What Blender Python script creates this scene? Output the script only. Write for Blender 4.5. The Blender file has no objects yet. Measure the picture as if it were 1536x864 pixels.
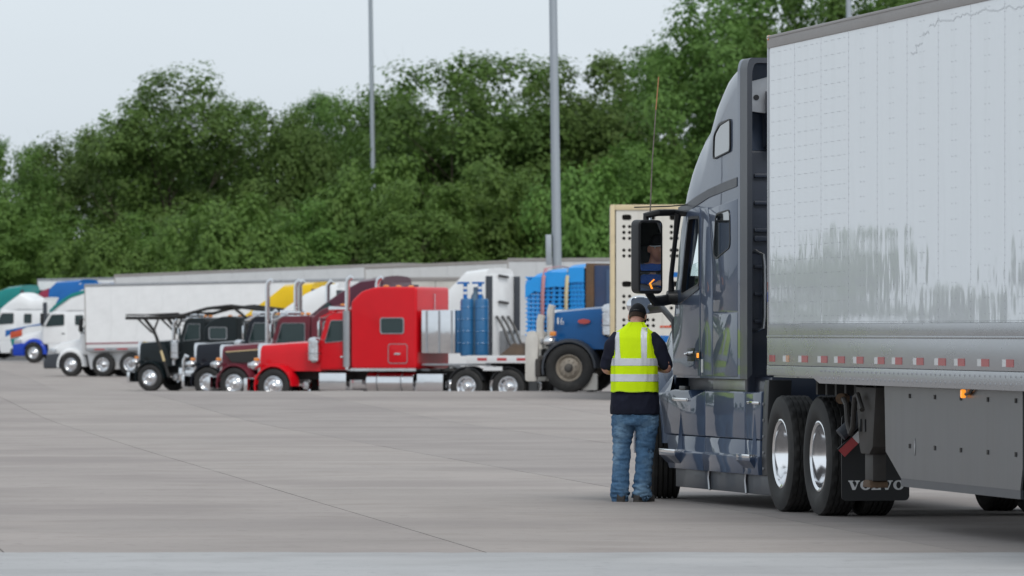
import bpy, bmesh, math, random
from mathutils import Vector, Matrix, noise
sin, cos, PI, rad = math.sin, math.cos, math.pi, math.radians
sc = bpy.context.scene
COL = sc.collection

# ------------------------------------------------------------------ camera, sky, sun, exposure
FPX, HOR, CAMH = 10500.0, 497.0, 1.55          # focal length in photo pixels, horizon row, eye height
cam = bpy.data.cameras.new('camera'); cam_ob = bpy.data.objects.new('camera', cam); COL.objects.link(cam_ob)
cam.sensor_width = 36; cam.lens = 36*FPX/1536; cam.shift_y = (HOR-432)/1536
cam.clip_start = 1; cam.clip_end = 9000
cam.dof.use_dof = True; cam.dof.focus_distance = 61; cam.dof.aperture_fstop = 8.2
cam_ob.location = (0, 0, CAMH); cam_ob.rotation_euler = (PI/2, 0, 0)
sc.camera = cam_ob

SUN_EL, SUN_AZ = 48, 160                        # degrees; azimuth clockwise from +Y (behind the camera, to its right)
W = bpy.data.worlds.new('World'); sc.world = W; W.use_nodes = True
nt = W.node_tree; nt.nodes.clear()
sky = nt.nodes.new('ShaderNodeTexSky'); sky.sky_type = 'NISHITA'; sky.sun_disc = False
sky.sun_elevation = rad(SUN_EL); sky.sun_rotation = rad(SUN_AZ); sky.air_density = 1.0; sky.dust_density = 3.0; sky.ozone_density = 1.0
hs = nt.nodes.new('ShaderNodeHueSaturation'); hs.inputs['Saturation'].default_value = 0.28
mx = nt.nodes.new('ShaderNodeMix'); mx.data_type = 'RGBA'; mx.inputs['Factor'].default_value = 0.72
mx.inputs['B'].default_value = (6.5, 7.25, 7.9, 1)          # even high cloud over the whole dome
bg = nt.nodes.new('ShaderNodeBackground'); bg.inputs['Strength'].default_value = 0.10
wo = nt.nodes.new('ShaderNodeOutputWorld')
nt.links.new(sky.outputs[0], hs.inputs['Color']); nt.links.new(hs.outputs[0], mx.inputs['A'])
wt = nt.nodes.new('ShaderNodeTexCoord'); wn = nt.nodes.new('ShaderNodeTexNoise'); wn.inputs['Scale'].default_value = 9; wn.inputs['Detail'].default_value = 5
wm = nt.nodes.new('ShaderNodeMapping'); wm.inputs['Scale'].default_value = (1, 1, 3.5); nt.links.new(wt.outputs['Generated'], wm.inputs['Vector']); nt.links.new(wm.outputs[0], wn.inputs['Vector'])
wr = nt.nodes.new('ShaderNodeMapRange'); wr.inputs['To Min'].default_value = .93; wr.inputs['To Max'].default_value = 1.07; nt.links.new(wn.outputs['Fac'], wr.inputs['Value'])
wx = nt.nodes.new('ShaderNodeVectorMath'); wx.operation = 'SCALE'; nt.links.new(mx.outputs['Result'], wx.inputs[0]); nt.links.new(wr.outputs[0], wx.inputs['Scale'])
nt.links.new(wx.outputs[0], bg.inputs['Color']); nt.links.new(bg.outputs[0], wo.inputs[0])
sl = bpy.data.lights.new('sun', 'SUN'); sl.energy = 1.1; sl.angle = rad(22); sl.color = (1, .96, .9)
so = bpy.data.objects.new('sun', sl); COL.objects.link(so)
a, e = rad(SUN_AZ), rad(SUN_EL)
so.rotation_euler = Vector((-sin(a)*cos(e), -cos(a)*cos(e), -sin(e))).to_track_quat('-Z', 'Y').to_euler()
vs = sc.view_settings; vs.view_transform = 'Standard'; vs.look = 'None'; vs.exposure = 0.37; vs.gamma = 1.0

# ------------------------------------------------------------------ helpers
def S(*a): return a
class MB:
    """collects shapes into one mesh"""
    def __init__(s): s.v = []; s.f = []
    def add(s, vs, fs):
        n = len(s.v); s.v += [tuple(v) for v in vs]; s.f += [tuple(i+n for i in f) for f in fs]; return s
    def box(s, x0, x1, y0, y1, z0, z1):
        vs = [(x, y, z) for x in (x0, x1) for y in (y0, y1) for z in (z0, z1)]
        return s.add(vs, [(0,1,3,2),(4,6,7,5),(0,4,5,1),(2,3,7,6),(0,2,6,4),(1,5,7,3)])
    def prism(s, poly, axis, a, b, b_poly=None):
        """polygon extruded along axis: 'x' poly=(y,z), 'y' poly=(x,z), 'z' poly=(x,y)"""
        def P(p, t):
            return {'x': (t, p[0], p[1]), 'y': (p[0], t, p[1]), 'z': (p[0], p[1], t)}[axis]
        n = len(poly); q = b_poly or poly
        vs = [P(p, a) for p in poly]+[P(p, b) for p in q]
        return s.add(vs, [tuple(range(n)), tuple(range(2*n-1, n-1, -1))]+[(i, i+n, (i+1) % n+n, (i+1) % n) for i in range(n)])
    def loft(s, rings, closed=True, caps=True):
        n = len(rings[0]); vs = [p for r in rings for p in r]; fs = []
        for k in range(len(rings)-1):
            for i in range(n if closed else n-1):
                j = (i+1) % n; fs.append((k*n+i, k*n+j, (k+1)*n+j, (k+1)*n+i))
        if caps and closed: fs += [tuple(range(n-1, -1, -1)), tuple(range((len(rings)-1)*n, len(rings)*n))]
        return s.add(vs, fs)
    def tube(s, pts, r, n=8, caps=True):
        pts = [Vector(p) for p in pts]; rs = r if isinstance(r, (list, tuple)) else [r]*len(pts)
        rings = []; up = None
        for i, p in enumerate(pts):
            t = (pts[min(i+1, len(pts)-1)]-pts[max(i-1, 0)]).normalized()
            if up is None: up = t.orthogonal().normalized()
            up = (up-t*up.dot(t)).normalized(); w = t.cross(up); rr = rs[i]
            ra, rb = rr if isinstance(rr, tuple) else (rr, rr)
            rings.append([p+up*(ra*cos(2*PI*k/n))+w*(rb*sin(2*PI*k/n)) for k in range(n)])
        return s.loft(rings, True, caps)
    def cyl(s, p0, p1, r0, r1=None, n=16): return s.tube([p0, p1], [r0, r0 if r1 is None else r1], n)
    def lathe(s, prof, n=32, axis='y', c=(0, 0, 0), close=False):
        """profile [(r, h)] turned about an axis through c"""
        rings = []
        for r, h in prof:
            ring = []
            for k in range(n):
                t = 2*PI*k/n; A, B = r*cos(t), r*sin(t)
                p = {'y': (A, h, B), 'z': (A, B, h), 'x': (h, A, B)}[axis]
                ring.append((p[0]+c[0], p[1]+c[1], p[2]+c[2]))
            rings.append(ring)
        if close: rings.append(rings[0])
        return s.loft(rings, True, not close)
    def ball(s, c, rx, ry=None, rz=None, n=14, m=8):
        ry = ry or rx; rz = rz or rx
        return s.lathe_scaled(c, rx, ry, rz, n, m)
    def lathe_scaled(s, c, rx, ry, rz, n, m):
        rings = [[(c[0]+rx*sin(PI*j/m)*cos(2*PI*k/n), c[1]+ry*sin(PI*j/m)*sin(2*PI*k/n), c[2]-rz*cos(PI*j/m)) for k in range(n)] for j in range(m+1)]
        rings[0] = [(c[0]+.02*rx*cos(2*PI*k/n), c[1]+.02*ry*sin(2*PI*k/n), c[2]-rz) for k in range(n)]
        rings[-1] = [(c[0]+.02*rx*cos(2*PI*k/n), c[1]+.02*ry*sin(2*PI*k/n), c[2]+rz) for k in range(n)]
        return s.loft(rings)
    def xf(s, M):
        s.v = [tuple(M @ Vector(v)) for v in s.v]; return s
    def mesh(s, name, mat, bevel=0, seg=2, ang=35, fix=True):
        bm = bmesh.new(); bv = [bm.verts.new(v) for v in s.v]
        for f in s.f:
            try: bm.faces.new([bv[i] for i in f])
            except ValueError: pass
        if fix: bmesh.ops.recalc_face_normals(bm, faces=bm.faces)
        if bevel:
            bmesh.ops.dissolve_limit(bm, angle_limit=.001, verts=bm.verts, edges=bm.edges)
            es = [x for x in bm.edges if len(x.link_faces) == 2 and x.calc_face_angle(0) > rad(28)]
            bmesh.ops.bevel(bm, geom=es, offset=bevel, segments=seg, affect='EDGES', profile=.6, clamp_overlap=True)
        me = bpy.data.meshes.new(name); bm.to_mesh(me); bm.free()
        fin(me, ang); 
        if mat: me.materials.append(mat)
        return me
    def build(s, name, mat, parent=None, bevel=0, seg=2, ang=35, fix=True):
        return link(name, s.mesh(name, mat, bevel, seg, ang, fix), parent)
def fin(me, ang=35):
    if len(me.polygons):
        me.polygons.foreach_set('use_smooth', [True]*len(me.polygons)); me.set_sharp_from_angle(angle=rad(ang))
def link(name, data, parent=None):
    o = bpy.data.objects.new(name, data); COL.objects.link(o)
    if parent: o.parent = parent
    return o
def tag(o, label, cat=None, group=None, kind=None):
    if label: o['label'] = label
    if cat: o['category'] = cat
    if group: o['group'] = group
    if kind: o['kind'] = kind
    return o
def thing(name, label, cat, loc=(0, 0, 0), rz=0, group=None, ry=0, rx=0):
    o = link(name, None); o.location = loc; o.rotation_euler = (rx, ry, rz); o.empty_display_size = .2
    return tag(o, label, cat, group)
def copy_tree(o, parent=None):
    c = o.copy(); COL.objects.link(c); c.parent = parent
    for ch in list(o.children): copy_tree(ch, c)
    return c
def evaluated(o):
    dg = bpy.context.evaluated_depsgraph_get(); dg.update()
    return bpy.data.meshes.new_from_object(o.evaluated_get(dg))
def boolean(me, cutters, ang=35):
    """mesh minus cutter meshes, baked"""
    o = link('tmp', me); ks = []
    for c in cutters:
        k = link('cut', c); ks.append(k); m = o.modifiers.new('b', 'BOOLEAN'); m.object = k; m.operation = 'DIFFERENCE'; m.solver = 'EXACT'
    bpy.context.view_layer.update(); r = evaluated(o)
    for k in ks+[o]: bpy.data.objects.remove(k, do_unlink=True)
    fin(r, ang); return r
def remeshed(me, voxel, sm=2, ang=80):
    o = link('tmp', me); m = o.modifiers.new('r', 'REMESH'); m.mode = 'VOXEL'; m.voxel_size = voxel; m.use_smooth_shade = True
    if sm: s = o.modifiers.new('s', 'SMOOTH'); s.factor = .5; s.iterations = sm
    bpy.context.view_layer.update(); r = evaluated(o); bpy.data.objects.remove(o, do_unlink=True)
    fin(r, ang); return r
def lerp(a, b, t): return a+(b-a)*t
def interp(x, pts):
    if x <= pts[0][0]: return pts[0][1]
    for (x0, y0), (x1, y1) in zip(pts, pts[1:]):
        if x <= x1: return lerp(y0, y1, (x-x0)/(x1-x0))
    return pts[-1][1]
def sinterp(x, pts):
    if x <= pts[0][0]: return pts[0][1]
    for (x0, y0), (x1, y1) in zip(pts, pts[1:]):
        if x <= x1: t = (x-x0)/(x1-x0); return lerp(y0, y1, t*t*(3-2*t))
    return pts[-1][1]
def rrect(x0, x1, y0, y1, r, n=4):
    """rounded rectangle outline"""
    o = []
    for cx, cy, a0 in ((x1-r, y1-r, 0), (x0+r, y1-r, 90), (x0+r, y0+r, 180), (x1-r, y0+r, 270)):
        for k in range(n+1):
            t = rad(a0+90*k/n); o.append((cx+r*cos(t), cy+r*sin(t)))
    return o
def rpoly(poly, r, n=3):
    """polygon with rounded corners"""
    out = []; N = len(poly)
    for i in range(N):
        p0, p1, p2 = Vector(poly[i-1]), Vector(poly[i]), Vector(poly[(i+1) % N])
        a = (p0-p1); b = (p2-p1); rr = min(r, a.length*.45, b.length*.45)
        A = p1+a.normalized()*rr; B = p1+b.normalized()*rr
        for k in range(n+1):
            t = k/n; out.append(tuple(A*(1-t)**2+p1*2*t*(1-t)+B*t*t))
    return out

# ------------------------------------------------------------------ materials
def mat(name, col, rough=.5, metal=0, coat=0, var=.08, vscale=3.0, bump=0, bscale=40, spec=.5, dirt=None, dscale=1.5, stretch=None, coat_r=.03, rvar=.1):
    m = bpy.data.materials.new(name); m.use_nodes = True; t = m.node_tree; b = t.nodes['Principled BSDF']
    b.inputs['Roughness'].default_value = rough; b.inputs['Metallic'].default_value = metal
    b.inputs['Coat Weight'].default_value = coat; b.inputs['Coat Roughness'].default_value = coat_r; b.inputs['Specular IOR Level'].default_value = spec
    tc = t.nodes.new('ShaderNodeTexCoord'); src = tc.outputs['Object']
    if stretch:
        mp = t.nodes.new('ShaderNodeMapping'); mp.inputs['Scale'].default_value = stretch; t.links.new(src, mp.inputs['Vector']); src = mp.outputs[0]
    nz = t.nodes.new('ShaderNodeTexNoise'); nz.inputs['Scale'].default_value = vscale; nz.inputs['Detail'].default_value = 6; t.links.new(src, nz.inputs['Vector'])
    mxn = t.nodes.new('ShaderNodeMix'); mxn.data_type = 'RGBA'
    lo = tuple(max(0, c*(1-var*1.6)) for c in col); hi = tuple(min(1, c*(1+var*1.6)) for c in col)
    mxn.inputs['A'].default_value = (*lo, 1); mxn.inputs['B'].default_value = (*hi, 1); t.links.new(nz.outputs['Fac'], mxn.inputs['Factor'])
    out = mxn.outputs['Result']
    if dirt:
        nd = t.nodes.new('ShaderNodeTexNoise'); nd.inputs['Scale'].default_value = dscale; nd.inputs['Detail'].default_value = 8; nd.inputs['Roughness'].default_value = .65; t.links.new(src, nd.inputs['Vector'])
        rp = t.nodes.new('ShaderNodeMapRange'); rp.inputs['From Min'].default_value = .5; rp.inputs['From Max'].default_value = .75; t.links.new(nd.outputs['Fac'], rp.inputs['Value'])
        sc_ = t.nodes.new('ShaderNodeMath'); sc_.operation = 'MULTIPLY'; sc_.inputs[1].default_value = dirt[3]; t.links.new(rp.outputs[0], sc_.inputs[0])
        m2 = t.nodes.new('ShaderNodeMix'); m2.data_type = 'RGBA'; m2.inputs['B'].default_value = (*dirt[:3], 1); t.links.new(out, m2.inputs['A']); t.links.new(sc_.outputs[0], m2.inputs['Factor']); out = m2.outputs['Result']
    t.links.new(out, b.inputs['Base Color'])
    if rvar:
        mr = t.nodes.new('ShaderNodeMapRange'); mr.inputs['To Min'].default_value = max(.02, rough-rvar*.5); mr.inputs['To Max'].default_value = min(1, rough+rvar*.5)
        t.links.new(nz.outputs['Fac'], mr.inputs['Value']); t.links.new(mr.outputs[0], b.inputs['Roughness'])
    if bump:
        nb = t.nodes.new('ShaderNodeTexNoise'); nb.inputs['Scale'].default_value = bscale; nb.inputs['Detail'].default_value = 4; t.links.new(src, nb.inputs['Vector'])
        bp = t.nodes.new('ShaderNodeBump'); bp.inputs['Strength'].default_value = 1; bp.inputs['Distance'].default_value = bump
        t.links.new(nb.outputs['Fac'], bp.inputs['Height']); t.links.new(bp.outputs[0], b.inputs['Normal']); t.links.new(bp.outputs[0], b.inputs['Coat Normal'])
    return m
def glass(name, tint=(.8, .9, .88)):
    m = bpy.data.materials.new(name); m.use_nodes = True; b = m.node_tree.nodes['Principled BSDF']
    b.inputs['Base Color'].default_value = (*tint, 1); b.inputs['Transmission Weight'].default_value = 1; b.inputs['Roughness'].default_value = .01; b.inputs['IOR'].default_value = 1.2
    return m
def emis(name, col, st):
    m = mat(name, col, .3); b = m.node_tree.nodes['Principled BSDF']; b.inputs['Emission Color'].default_value = (*col, 1); b.inputs['Emission Strength'].default_value = st; return m
M = {}
M['tpaint'] = mat('slate_blue_paint', (.046, .072, .128), .42, .1, .6, .05, 2, bump=.0009, bscale=1.6, spec=.2, dirt=(.09, .09, .10, .35), dscale=1.2, coat_r=.02, rvar=.05)
M['tdark'] = mat('dark_blue_plastic', (.018, .026, .046), .38, 0, .3, .1, 4)
M['textend'] = mat('grey_plastic', (.040, .046, .058), .45, 0, .1, .08, 3)
M['black'] = mat('black_plastic', (.012, .013, .015), .42, 0, 0, .15, 6)
M['blackmatt'] = mat('black_frame_steel', (.012, .012, .012), .75, 0, 0, .3, 8, dirt=(.05, .045, .04, .5))
M['rubber'] = mat('tyre_rubber', (.018, .018, .018), .72, 0, 0, .25, 5, bump=.001, bscale=60, dirt=(.06, .055, .05, .55), dscale=4)
M['alu'] = mat('polished_aluminium', (.82, .83, .85), .13, 1, 0, .05, 8, rvar=.1)
M['chrome'] = mat('chrome', (.75, .76, .78), .1, 1, 0, .04, 5, bump=.002, bscale=5, rvar=.05)
M['steel'] = mat('dull_steel', (.42, .43, .45), .38, 1, 0, .12, 10, dirt=(.2, .18, .16, .3))
M['hub'] = mat('dusty_hub', (.10, .095, .09), .6, .4, 0, .3, 9, dirt=(.22, .19, .15, .7), dscale=8)
M['glass'] = glass('window_glass')
M['darkglass'] = mat('dark_window_glass', (.014, .032, .033), .04, 0, .3, .1, 3, rvar=.02)
M['capglass'] = mat('reflective_window_glass', (.012, .018, .022), .02, 0, 1, .1, 3, spec=1, rvar=.01)
M['tip'] = mat('tan_antenna_tip', (.32, .16, .07), .6)
M['mirror'] = mat('mirror_glass', (.9, .92, .93), .015, 1, 0, .0, 3, rvar=0)
M['red_tape'] = mat('red_reflective_tape', (.42, .035, .04), .42, 0, .3, .1, 30)
M['white_tape'] = mat('white_reflective_tape', (.68, .69, .70), .4, 0, .3, .06, 30)
M['amber'] = emis('lit_amber_lamp', (1, .33, .03), .75)
M['amberoff'] = mat('amber_lens', (.75, .25, .03), .2, 0, 1, .1, 10)
M['redlens'] = mat('red_lens', (.45, .03, .02), .2, 0, 1, .1, 10)
M['clear'] = mat('headlight_lens', (.55, .57, .6), .08, .6, 1, .1, 10)
def trailer_white(name, col):
    m = mat(name, col, .025, 0, 0, .03, 1.2, bump=.0, dirt=(.52, .54, .54, .35), dscale=.8, stretch=(1, 1, .25), rvar=.01)
    t = m.node_tree; b = t.nodes['Principled BSDF']; tc = t.nodes.new('ShaderNodeTexCoord')
    mp = t.nodes.new('ShaderNodeMapping'); mp.inputs['Scale'].default_value = (1.3, 1, .75)
    oi = t.nodes.new('ShaderNodeObjectInfo'); mu = t.nodes.new('ShaderNodeMath'); mu.operation = 'MULTIPLY'; mu.inputs[1].default_value = 60; t.links.new(oi.outputs['Random'], mu.inputs[0])
    av = t.nodes.new('ShaderNodeVectorMath'); t.links.new(tc.outputs['Object'], av.inputs[0]); t.links.new(mu.outputs[0], av.inputs[1]); t.links.new(av.outputs[0], mp.inputs['Vector'])
    nb = t.nodes.new('ShaderNodeTexNoise'); nb.inputs['Scale'].default_value = 2.0; nb.inputs['Detail'].default_value = 2.0; t.links.new(mp.outputs[0], nb.inputs['Vector'])
    bp = t.nodes.new('ShaderNodeBump'); bp.inputs['Distance'].default_value = .0017; b.inputs['Specular IOR Level'].default_value = .36; t.links.new(nb.outputs['Fac'], bp.inputs['Height']); t.links.new(bp.outputs[0], b.inputs['Normal'])
    return m
M['twhite'] = trailer_white('white_trailer_skin', (.82, .845, .87))
M['rail'] = mat('mill_aluminium_rail', (.36, .37, .39), .28, .45, 0, .06, 4, dirt=(.30, .29, .28, .35), stretch=(.4, 1, 1))
M['railtop'] = mat('weathered_top_rail', (.33, .31, .30), .55, .2, 0, .1, 5, dirt=(.25, .22, .2, .5), stretch=(.5, 1, 2))
M['skirt'] = mat('grey_skirt_panel', (.085, .09, .098), .34, .1, .1, .08, 2.5, dirt=(.065, .065, .065, .6), dscale=2, stretch=(1.5, 1, .3), bump=.002, bscale=2)
M['seam'] = mat('dark_sealant', (.06, .06, .065), .8)
M['rivet'] = mat('rivet_metal', (.40, .41, .43), .45, .6)
M['rust'] = mat('rusty_steel', (.12, .075, .045), .8, .2, 0, .4, 20, bump=.002, dirt=(.2, .09, .04, .6))
M['greysteel'] = mat('grimy_grey_steel', (.05, .046, .043), .65, .2, 0, .3, 7, dirt=(.05, .04, .035, .7), dscale=5)
# ------------------------------------------------------------------ ground
GP = [(0, 0), (112, 0), (153, .215), (158, .195), (165, .12), (175, -.03), (190, -.30), (206, -.57), (240, -.68), (270, -.74), (305, -.43), (362, -.07), (420, .35), (520, .8), (6000, .8)]
def gz(y, x=-99):
    a = max(0, min(1, (x+10)/10)); b = max(0, min(1, (y-235)/35))
    return sinterp(y, GP)+.75*a*b*b*(3-2*b)*(1 if y < 400 else max(0, 1-(y-400)/60))
def concrete(name, col, alt):
    m = mat(name, col, .82, 0, 0, .12, .35, bump=.0015, bscale=120, spec=.3, dirt=(*alt, .55), dscale=.12, rvar=.15)
    t = m.node_tree; b = t.nodes['Principled BSDF']
    old = b.inputs['Base Color'].links[0].from_socket
    tc = t.nodes.new('ShaderNodeTexCoord')
    def layer(scale, lo, hi, colr, amt, det=3, old=None):
        n = t.nodes.new('ShaderNodeTexNoise'); n.inputs['Scale'].default_value = scale; n.inputs['Detail'].default_value = det; t.links.new(tc.outputs['Object'], n.inputs['Vector'])
        r = t.nodes.new('ShaderNodeMapRange'); r.inputs['From Min'].default_value = lo; r.inputs['From Max'].default_value = hi; r.inputs['To Max'].default_value = amt; t.links.new(n.outputs['Fac'], r.inputs['Value'])
        x = t.nodes.new('ShaderNodeMix'); x.data_type = 'RGBA'; x.inputs['B'].default_value = (*colr, 1); t.links.new(old, x.inputs['A']); t.links.new(r.outputs[0], x.inputs['Factor']); return x.outputs['Result']
    old = layer(6, .60, .70, (col[0]*.66, col[1]*.66, col[2]*.67), .7, 5, old)       # small stains
    old = layer(45, .68, .74, (col[0]*.45, col[1]*.45, col[2]*.45), .8, 2, old)      # drips, specks
    old = layer(60, .70, .75, (min(1, col[0]*1.6),)*3, .7, 2, old)                    # pale aggregate
    old = layer(.9, .5, .75, (col[0]*.78, col[1]*.77, col[2]*.76), .7, 5, old)
    old = layer(.22, .50, .64, (col[0]*.80, col[1]*.79, col[2]*.80), .8, 8, old)
    old = layer(.33, .6, .72, (min(1, col[0]*1.12), min(1, col[1]*1.11), min(1, col[2]*1.1)), .6, 6, old)
    mp = t.nodes.new('ShaderNodeMapping'); mp.inputs['Scale'].default_value = (.035, .55, 1); mp.inputs['Rotation'].default_value = (0, 0, .03); t.links.new(tc.outputs['Object'], mp.inputs['Vector'])
    n = t.nodes.new('ShaderNodeTexNoise'); n.inputs['Scale'].default_value = 1.0; n.inputs['Detail'].default_value = 7; n.inputs['Roughness'].default_value = .7; t.links.new(mp.outputs[0], n.inputs['Vector'])
    r = t.nodes.new('ShaderNodeMapRange'); r.inputs['From Min'].default_value = .52; r.inputs['From Max'].default_value = .72; r.inputs['To Max'].default_value = .6; t.links.new(n.outputs['Fac'], r.inputs['Value'])
    x = t.nodes.new('ShaderNodeMix'); x.data_type = 'RGBA'; x.inputs['B'].default_value = (col[0]*.74, col[1]*.74, col[2]*.75, 1); t.links.new(old, x.inputs['A']); t.links.new(r.outputs[0], x.inputs['Factor']); old = x.outputs['Result']
    t.links.new(old, b.inputs['Base Color']); return m
M['concrete'] = concrete('worn_concrete', (.324, .290, .272), (.255, .231, .219))
M['concrete2'] = concrete('worn_concrete_darker', (.310, .279, .263), (.26, .237, .226))
M['concrete3'] = concrete('worn_concrete_paler', (.334, .300, .280), (.265, .241, .228))
M['farlot'] = concrete('far_lot_asphalt', (.22, .215, .215), (.18, .178, .178))
M['nearstrip'] = concrete('pale_road_surface', (.385, .385, .39), (.345, .345, .35))
M['sealant'] = mat('joint_sealant', (.125, .117, .110), .8)
M['grass'] = mat('rough_grass', (.06, .10, .03), .9, 0, 0, .3, .5, bump=.03, bscale=5)
def sheet(xs, ys, dz):
    m = MB(); vs = [(x, y, gz(y, x)+dz) for y in ys for x in xs]; n = len(xs)
    m.add(vs, [(j*n+i, j*n+i+1, (j+1)*n+i+1, (j+1)*n+i) for j in range(len(ys)-1) for i in range(n-1)]); return m
ys = [-60, 0, 40]+[48.7]+[50+2.5*k for k in range(160)]
o = sheet([-700, -300, -150, -60, -22, -11, 0, 60, 150, 300, 700], ys+[460, 520, 700, 1200, 2500, 6000], -.05).build('ground', M['farlot']); tag(o, None, kind='structure')
o = sheet([-600, -200, 0, 200, 600], [432, 440, 460, 490, 520, 700, 1200], .06).build('grass_bank', M['grass']); tag(o, None, kind='structure')
K = 400; vs = []
for i in range(K+1):
    x = -12+24*i/K if 0 < i < K else (-120 if i == 0 else 120)
    y = 48.88-.012*max(-12, min(12, x))+.16*noise.noise(Vector((x*1.3, 0, 4)))+.12*noise.noise(Vector((x*6, 3, 0)))
    vs += [(x, -30, .004), (x, y, .006), (x, y+.01, -.02)]
o = MB().add(vs, [(3*i+q, 3*i+3+q, 3*i+4+q, 3*i+1+q) for i in range(K) for q in (0, 1)]).build('road', M['nearstrip'], ang=20); tag(o, 'pale grey strip of road along the front edge', kind='structure')
pav = link('pavement', None); tag(pav, 'long concrete slabs of the lorry park with dark joints', kind='structure')
def lane_x(k, y): return -.13+3.38*k-.1089*(y-48.6)+.03*noise.noise(Vector((k*7.1, y*.05, 0)))
rows = [48.0]+[51+3*k for k in range(60)]+[235+8*k for k in range(18)]
rs = random.Random(4)
seal = MB()
for k in range(-30, 22):
    g = .006; m = MB(); vs = []; fs = []
    for y in rows:
        yy = y
        a, b = lane_x(k, y)+g, lane_x(k+1, y)-g; z, z2 = gz(y, a), gz(y, b)
        dz = .002*noise.noise(Vector((k*3.3, y*.3, 2)))
        vs += [(a, yy, z-.05), (a, yy, z+dz), ((a+b)/2, yy, (z+z2)/2+dz+.004), (b, yy, z2+dz), (b, yy, z2-.05)]
    n = 5
    for j in range(len(rows)-1):
        for i in range(4): fs.append((j*n+i, j*n+i+1, (j+1)*n+i+1, (j+1)*n+i))
    fs.append((0, 4, 3, 2, 1))
    m.add(vs, fs); o = m.build('concrete_slab', [M['concrete'], M['concrete2'], M['concrete3']][(k*7+3) % 3 if k not in (-1, 0) else (0 if k else 2)], pav)
    vs = []; fs = []
    for j, y in enumerate(rows):
        x = lane_x(k, y); vs += [(x-g-.004, y, gz(y, x)-.006), (x+g+.004, y, gz(y, x)-.006)]
        if j: fs.append((2*j-2, 2*j-1, 2*j+1, 2*j))
    seal.add(vs, fs)
o = seal.build('joint_sealant', M['sealant'], pav)
# ------------------------------------------------------------------ wheels (mesh data shared by all trucks)
def tyre_mesh(R, Wd, ri, n=64, tread=0, drive=False):
    h = Wd/2
    prof = [(ri, -h*.72), (ri+.02, -h*.86), (lerp(ri, R, .35), -h*1.0), (lerp(ri, R, .6), -h*1.0), (R-.045, -h*.94), (R-.012, -h*.86)]
    if tread:
        xs = []
        k = 5; wv = 2*h*.80/k
        for i in range(k):
            a = -h*.80+i*wv; xs += [(R, a+.004), (R, a+wv-.012)]
            if i < k-1: xs += [(R-.014, a+wv-.008), (R-.014, a+wv)]
        prof += xs
    else: prof += [(R, -h*.78), (R, h*.78)]
    prof += [(R-.012, h*.86), (R-.045, h*.94), (lerp(ri, R, .6), h*1.0), (lerp(ri, R, .35), h*1.0), (ri+.02, h*.86), (ri, h*.72)]
    m = MB(); m.lathe(prof, n, 'y', close=True)
    if drive:
        N = len(prof); nv = []
        for idx, v in enumerate(m.v):
            ring, k = divmod(idx, n)
            r = math.hypot(v[0], v[2])
            if ring < N and r > R-.016 and k % 4 == (ring % 2): s = (R-.012)/r; v = (v[0]*s, v[1], v[2]*s)
            nv.append(v)
        m.v = nv
    return m.mesh('tyre', M['rubber'], ang=28)
def dish_rim(r, depth, n=40):      # dual wheel, deep dish towards +y
    m = MB(); m.lathe([(r+.012, .005), (r+.014, .012), (r+.002, .014), (r-.02, 0), (r-.024, -.03), (r-.045, -.07), (r-.05, -depth+.03), (r-.075, -depth), (.15, -depth-.008), (.148, -depth-.04), (r-.03, -depth-.05), (r+.008, -.01)], n, 'y', close=True)
    for k in range(10):
        t = 2*PI*k/10; m.cyl((.165*cos(t), -depth-.01, .165*sin(t)), (.165*cos(t), -depth+.03, .165*sin(t)), .017, n=6)
    return m.mesh('rim', M['alu'], ang=40)
def hub_mesh(r, y0, y1, matk, n=16):
    return MB().lathe([(.14, y0-.05), (.14, y0), (.085, y0+.012), (.08, y1-.015), (.06, y1), (.001, y1)], n, 'y').mesh('wheel', M[matk])
def flat_rim(matk, holes=10, n=40, name='rim'):   # steer wheel, dished outwards
    m = MB(); m.lathe([(.292, .0), (.296, .012), (.285, .016), (.268, .0), (.262, -.03), (.235, -.05), (.215, -.02), (.15, .03), (.10, .04), (.10, -.02), (.25, -.08)], n, 'y', close=True)
    for k in range(10):
        t = 2*PI*(k+.5)/10; m.cyl((.168*cos(t), 0, .168*sin(t)), (.168*cos(t), .055, .168*sin(t)), .018, n=6)
    me = m.mesh(name, M[matk], ang=40); return me
M['dustrim'] = mat('dusty_painted_rim', (.34, .30, .25), .6, .1, 0, .2, 9, dirt=(.16, .13, .10, .5), dscale=8)
TY = dict(near=tyre_mesh(.5, .28, .288, 96, 1, True), steer=tyre_mesh(.5, .29, .288, 80, 1), far=tyre_mesh(.51, .28, .29, 28), big=tyre_mesh(.535, .30, .30, 40))
RM = dict(dish=dish_rim(.285, .165), dishfar=dish_rim(.285, .12, 24), flat=flat_rim('chrome'), dusty=flat_rim('dustrim'))
HB = dict(drive=hub_mesh(.1, -.16, -.075, 'hub'), chrome=hub_mesh(.1, 0.02, .09, 'chrome', 12), dusty=hub_mesh(.1, .02, .08, 'hub', 12), dfar=hub_mesh(.1, -.12, .05, 'chrome', 12))
def wheel(parent, x, y, r, ty, rm, hb, side=1, dual=False, yoff=.11):
    """y = outer face of the tyre; side +1 faces +y"""
    w = link('wheel', HB[hb], parent); w.location = (x, y-side*.03, r)
    if side < 0: w.rotation_euler = (0, 0, PI)
    t = link('tyre', TY[ty], w); t.location = (0, -.11, 0); t.rotation_euler = (0, rad((x*77) % 360), 0)
    q = link('rim', RM[rm], w); q.location = (0, -.005, 0); q.rotation_euler = (0, rad((x*131) % 360), 0)
    if dual: t2 = link('tyre', TY[ty], w); t2.location = (0, -.45, 0)
    return w
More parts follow.
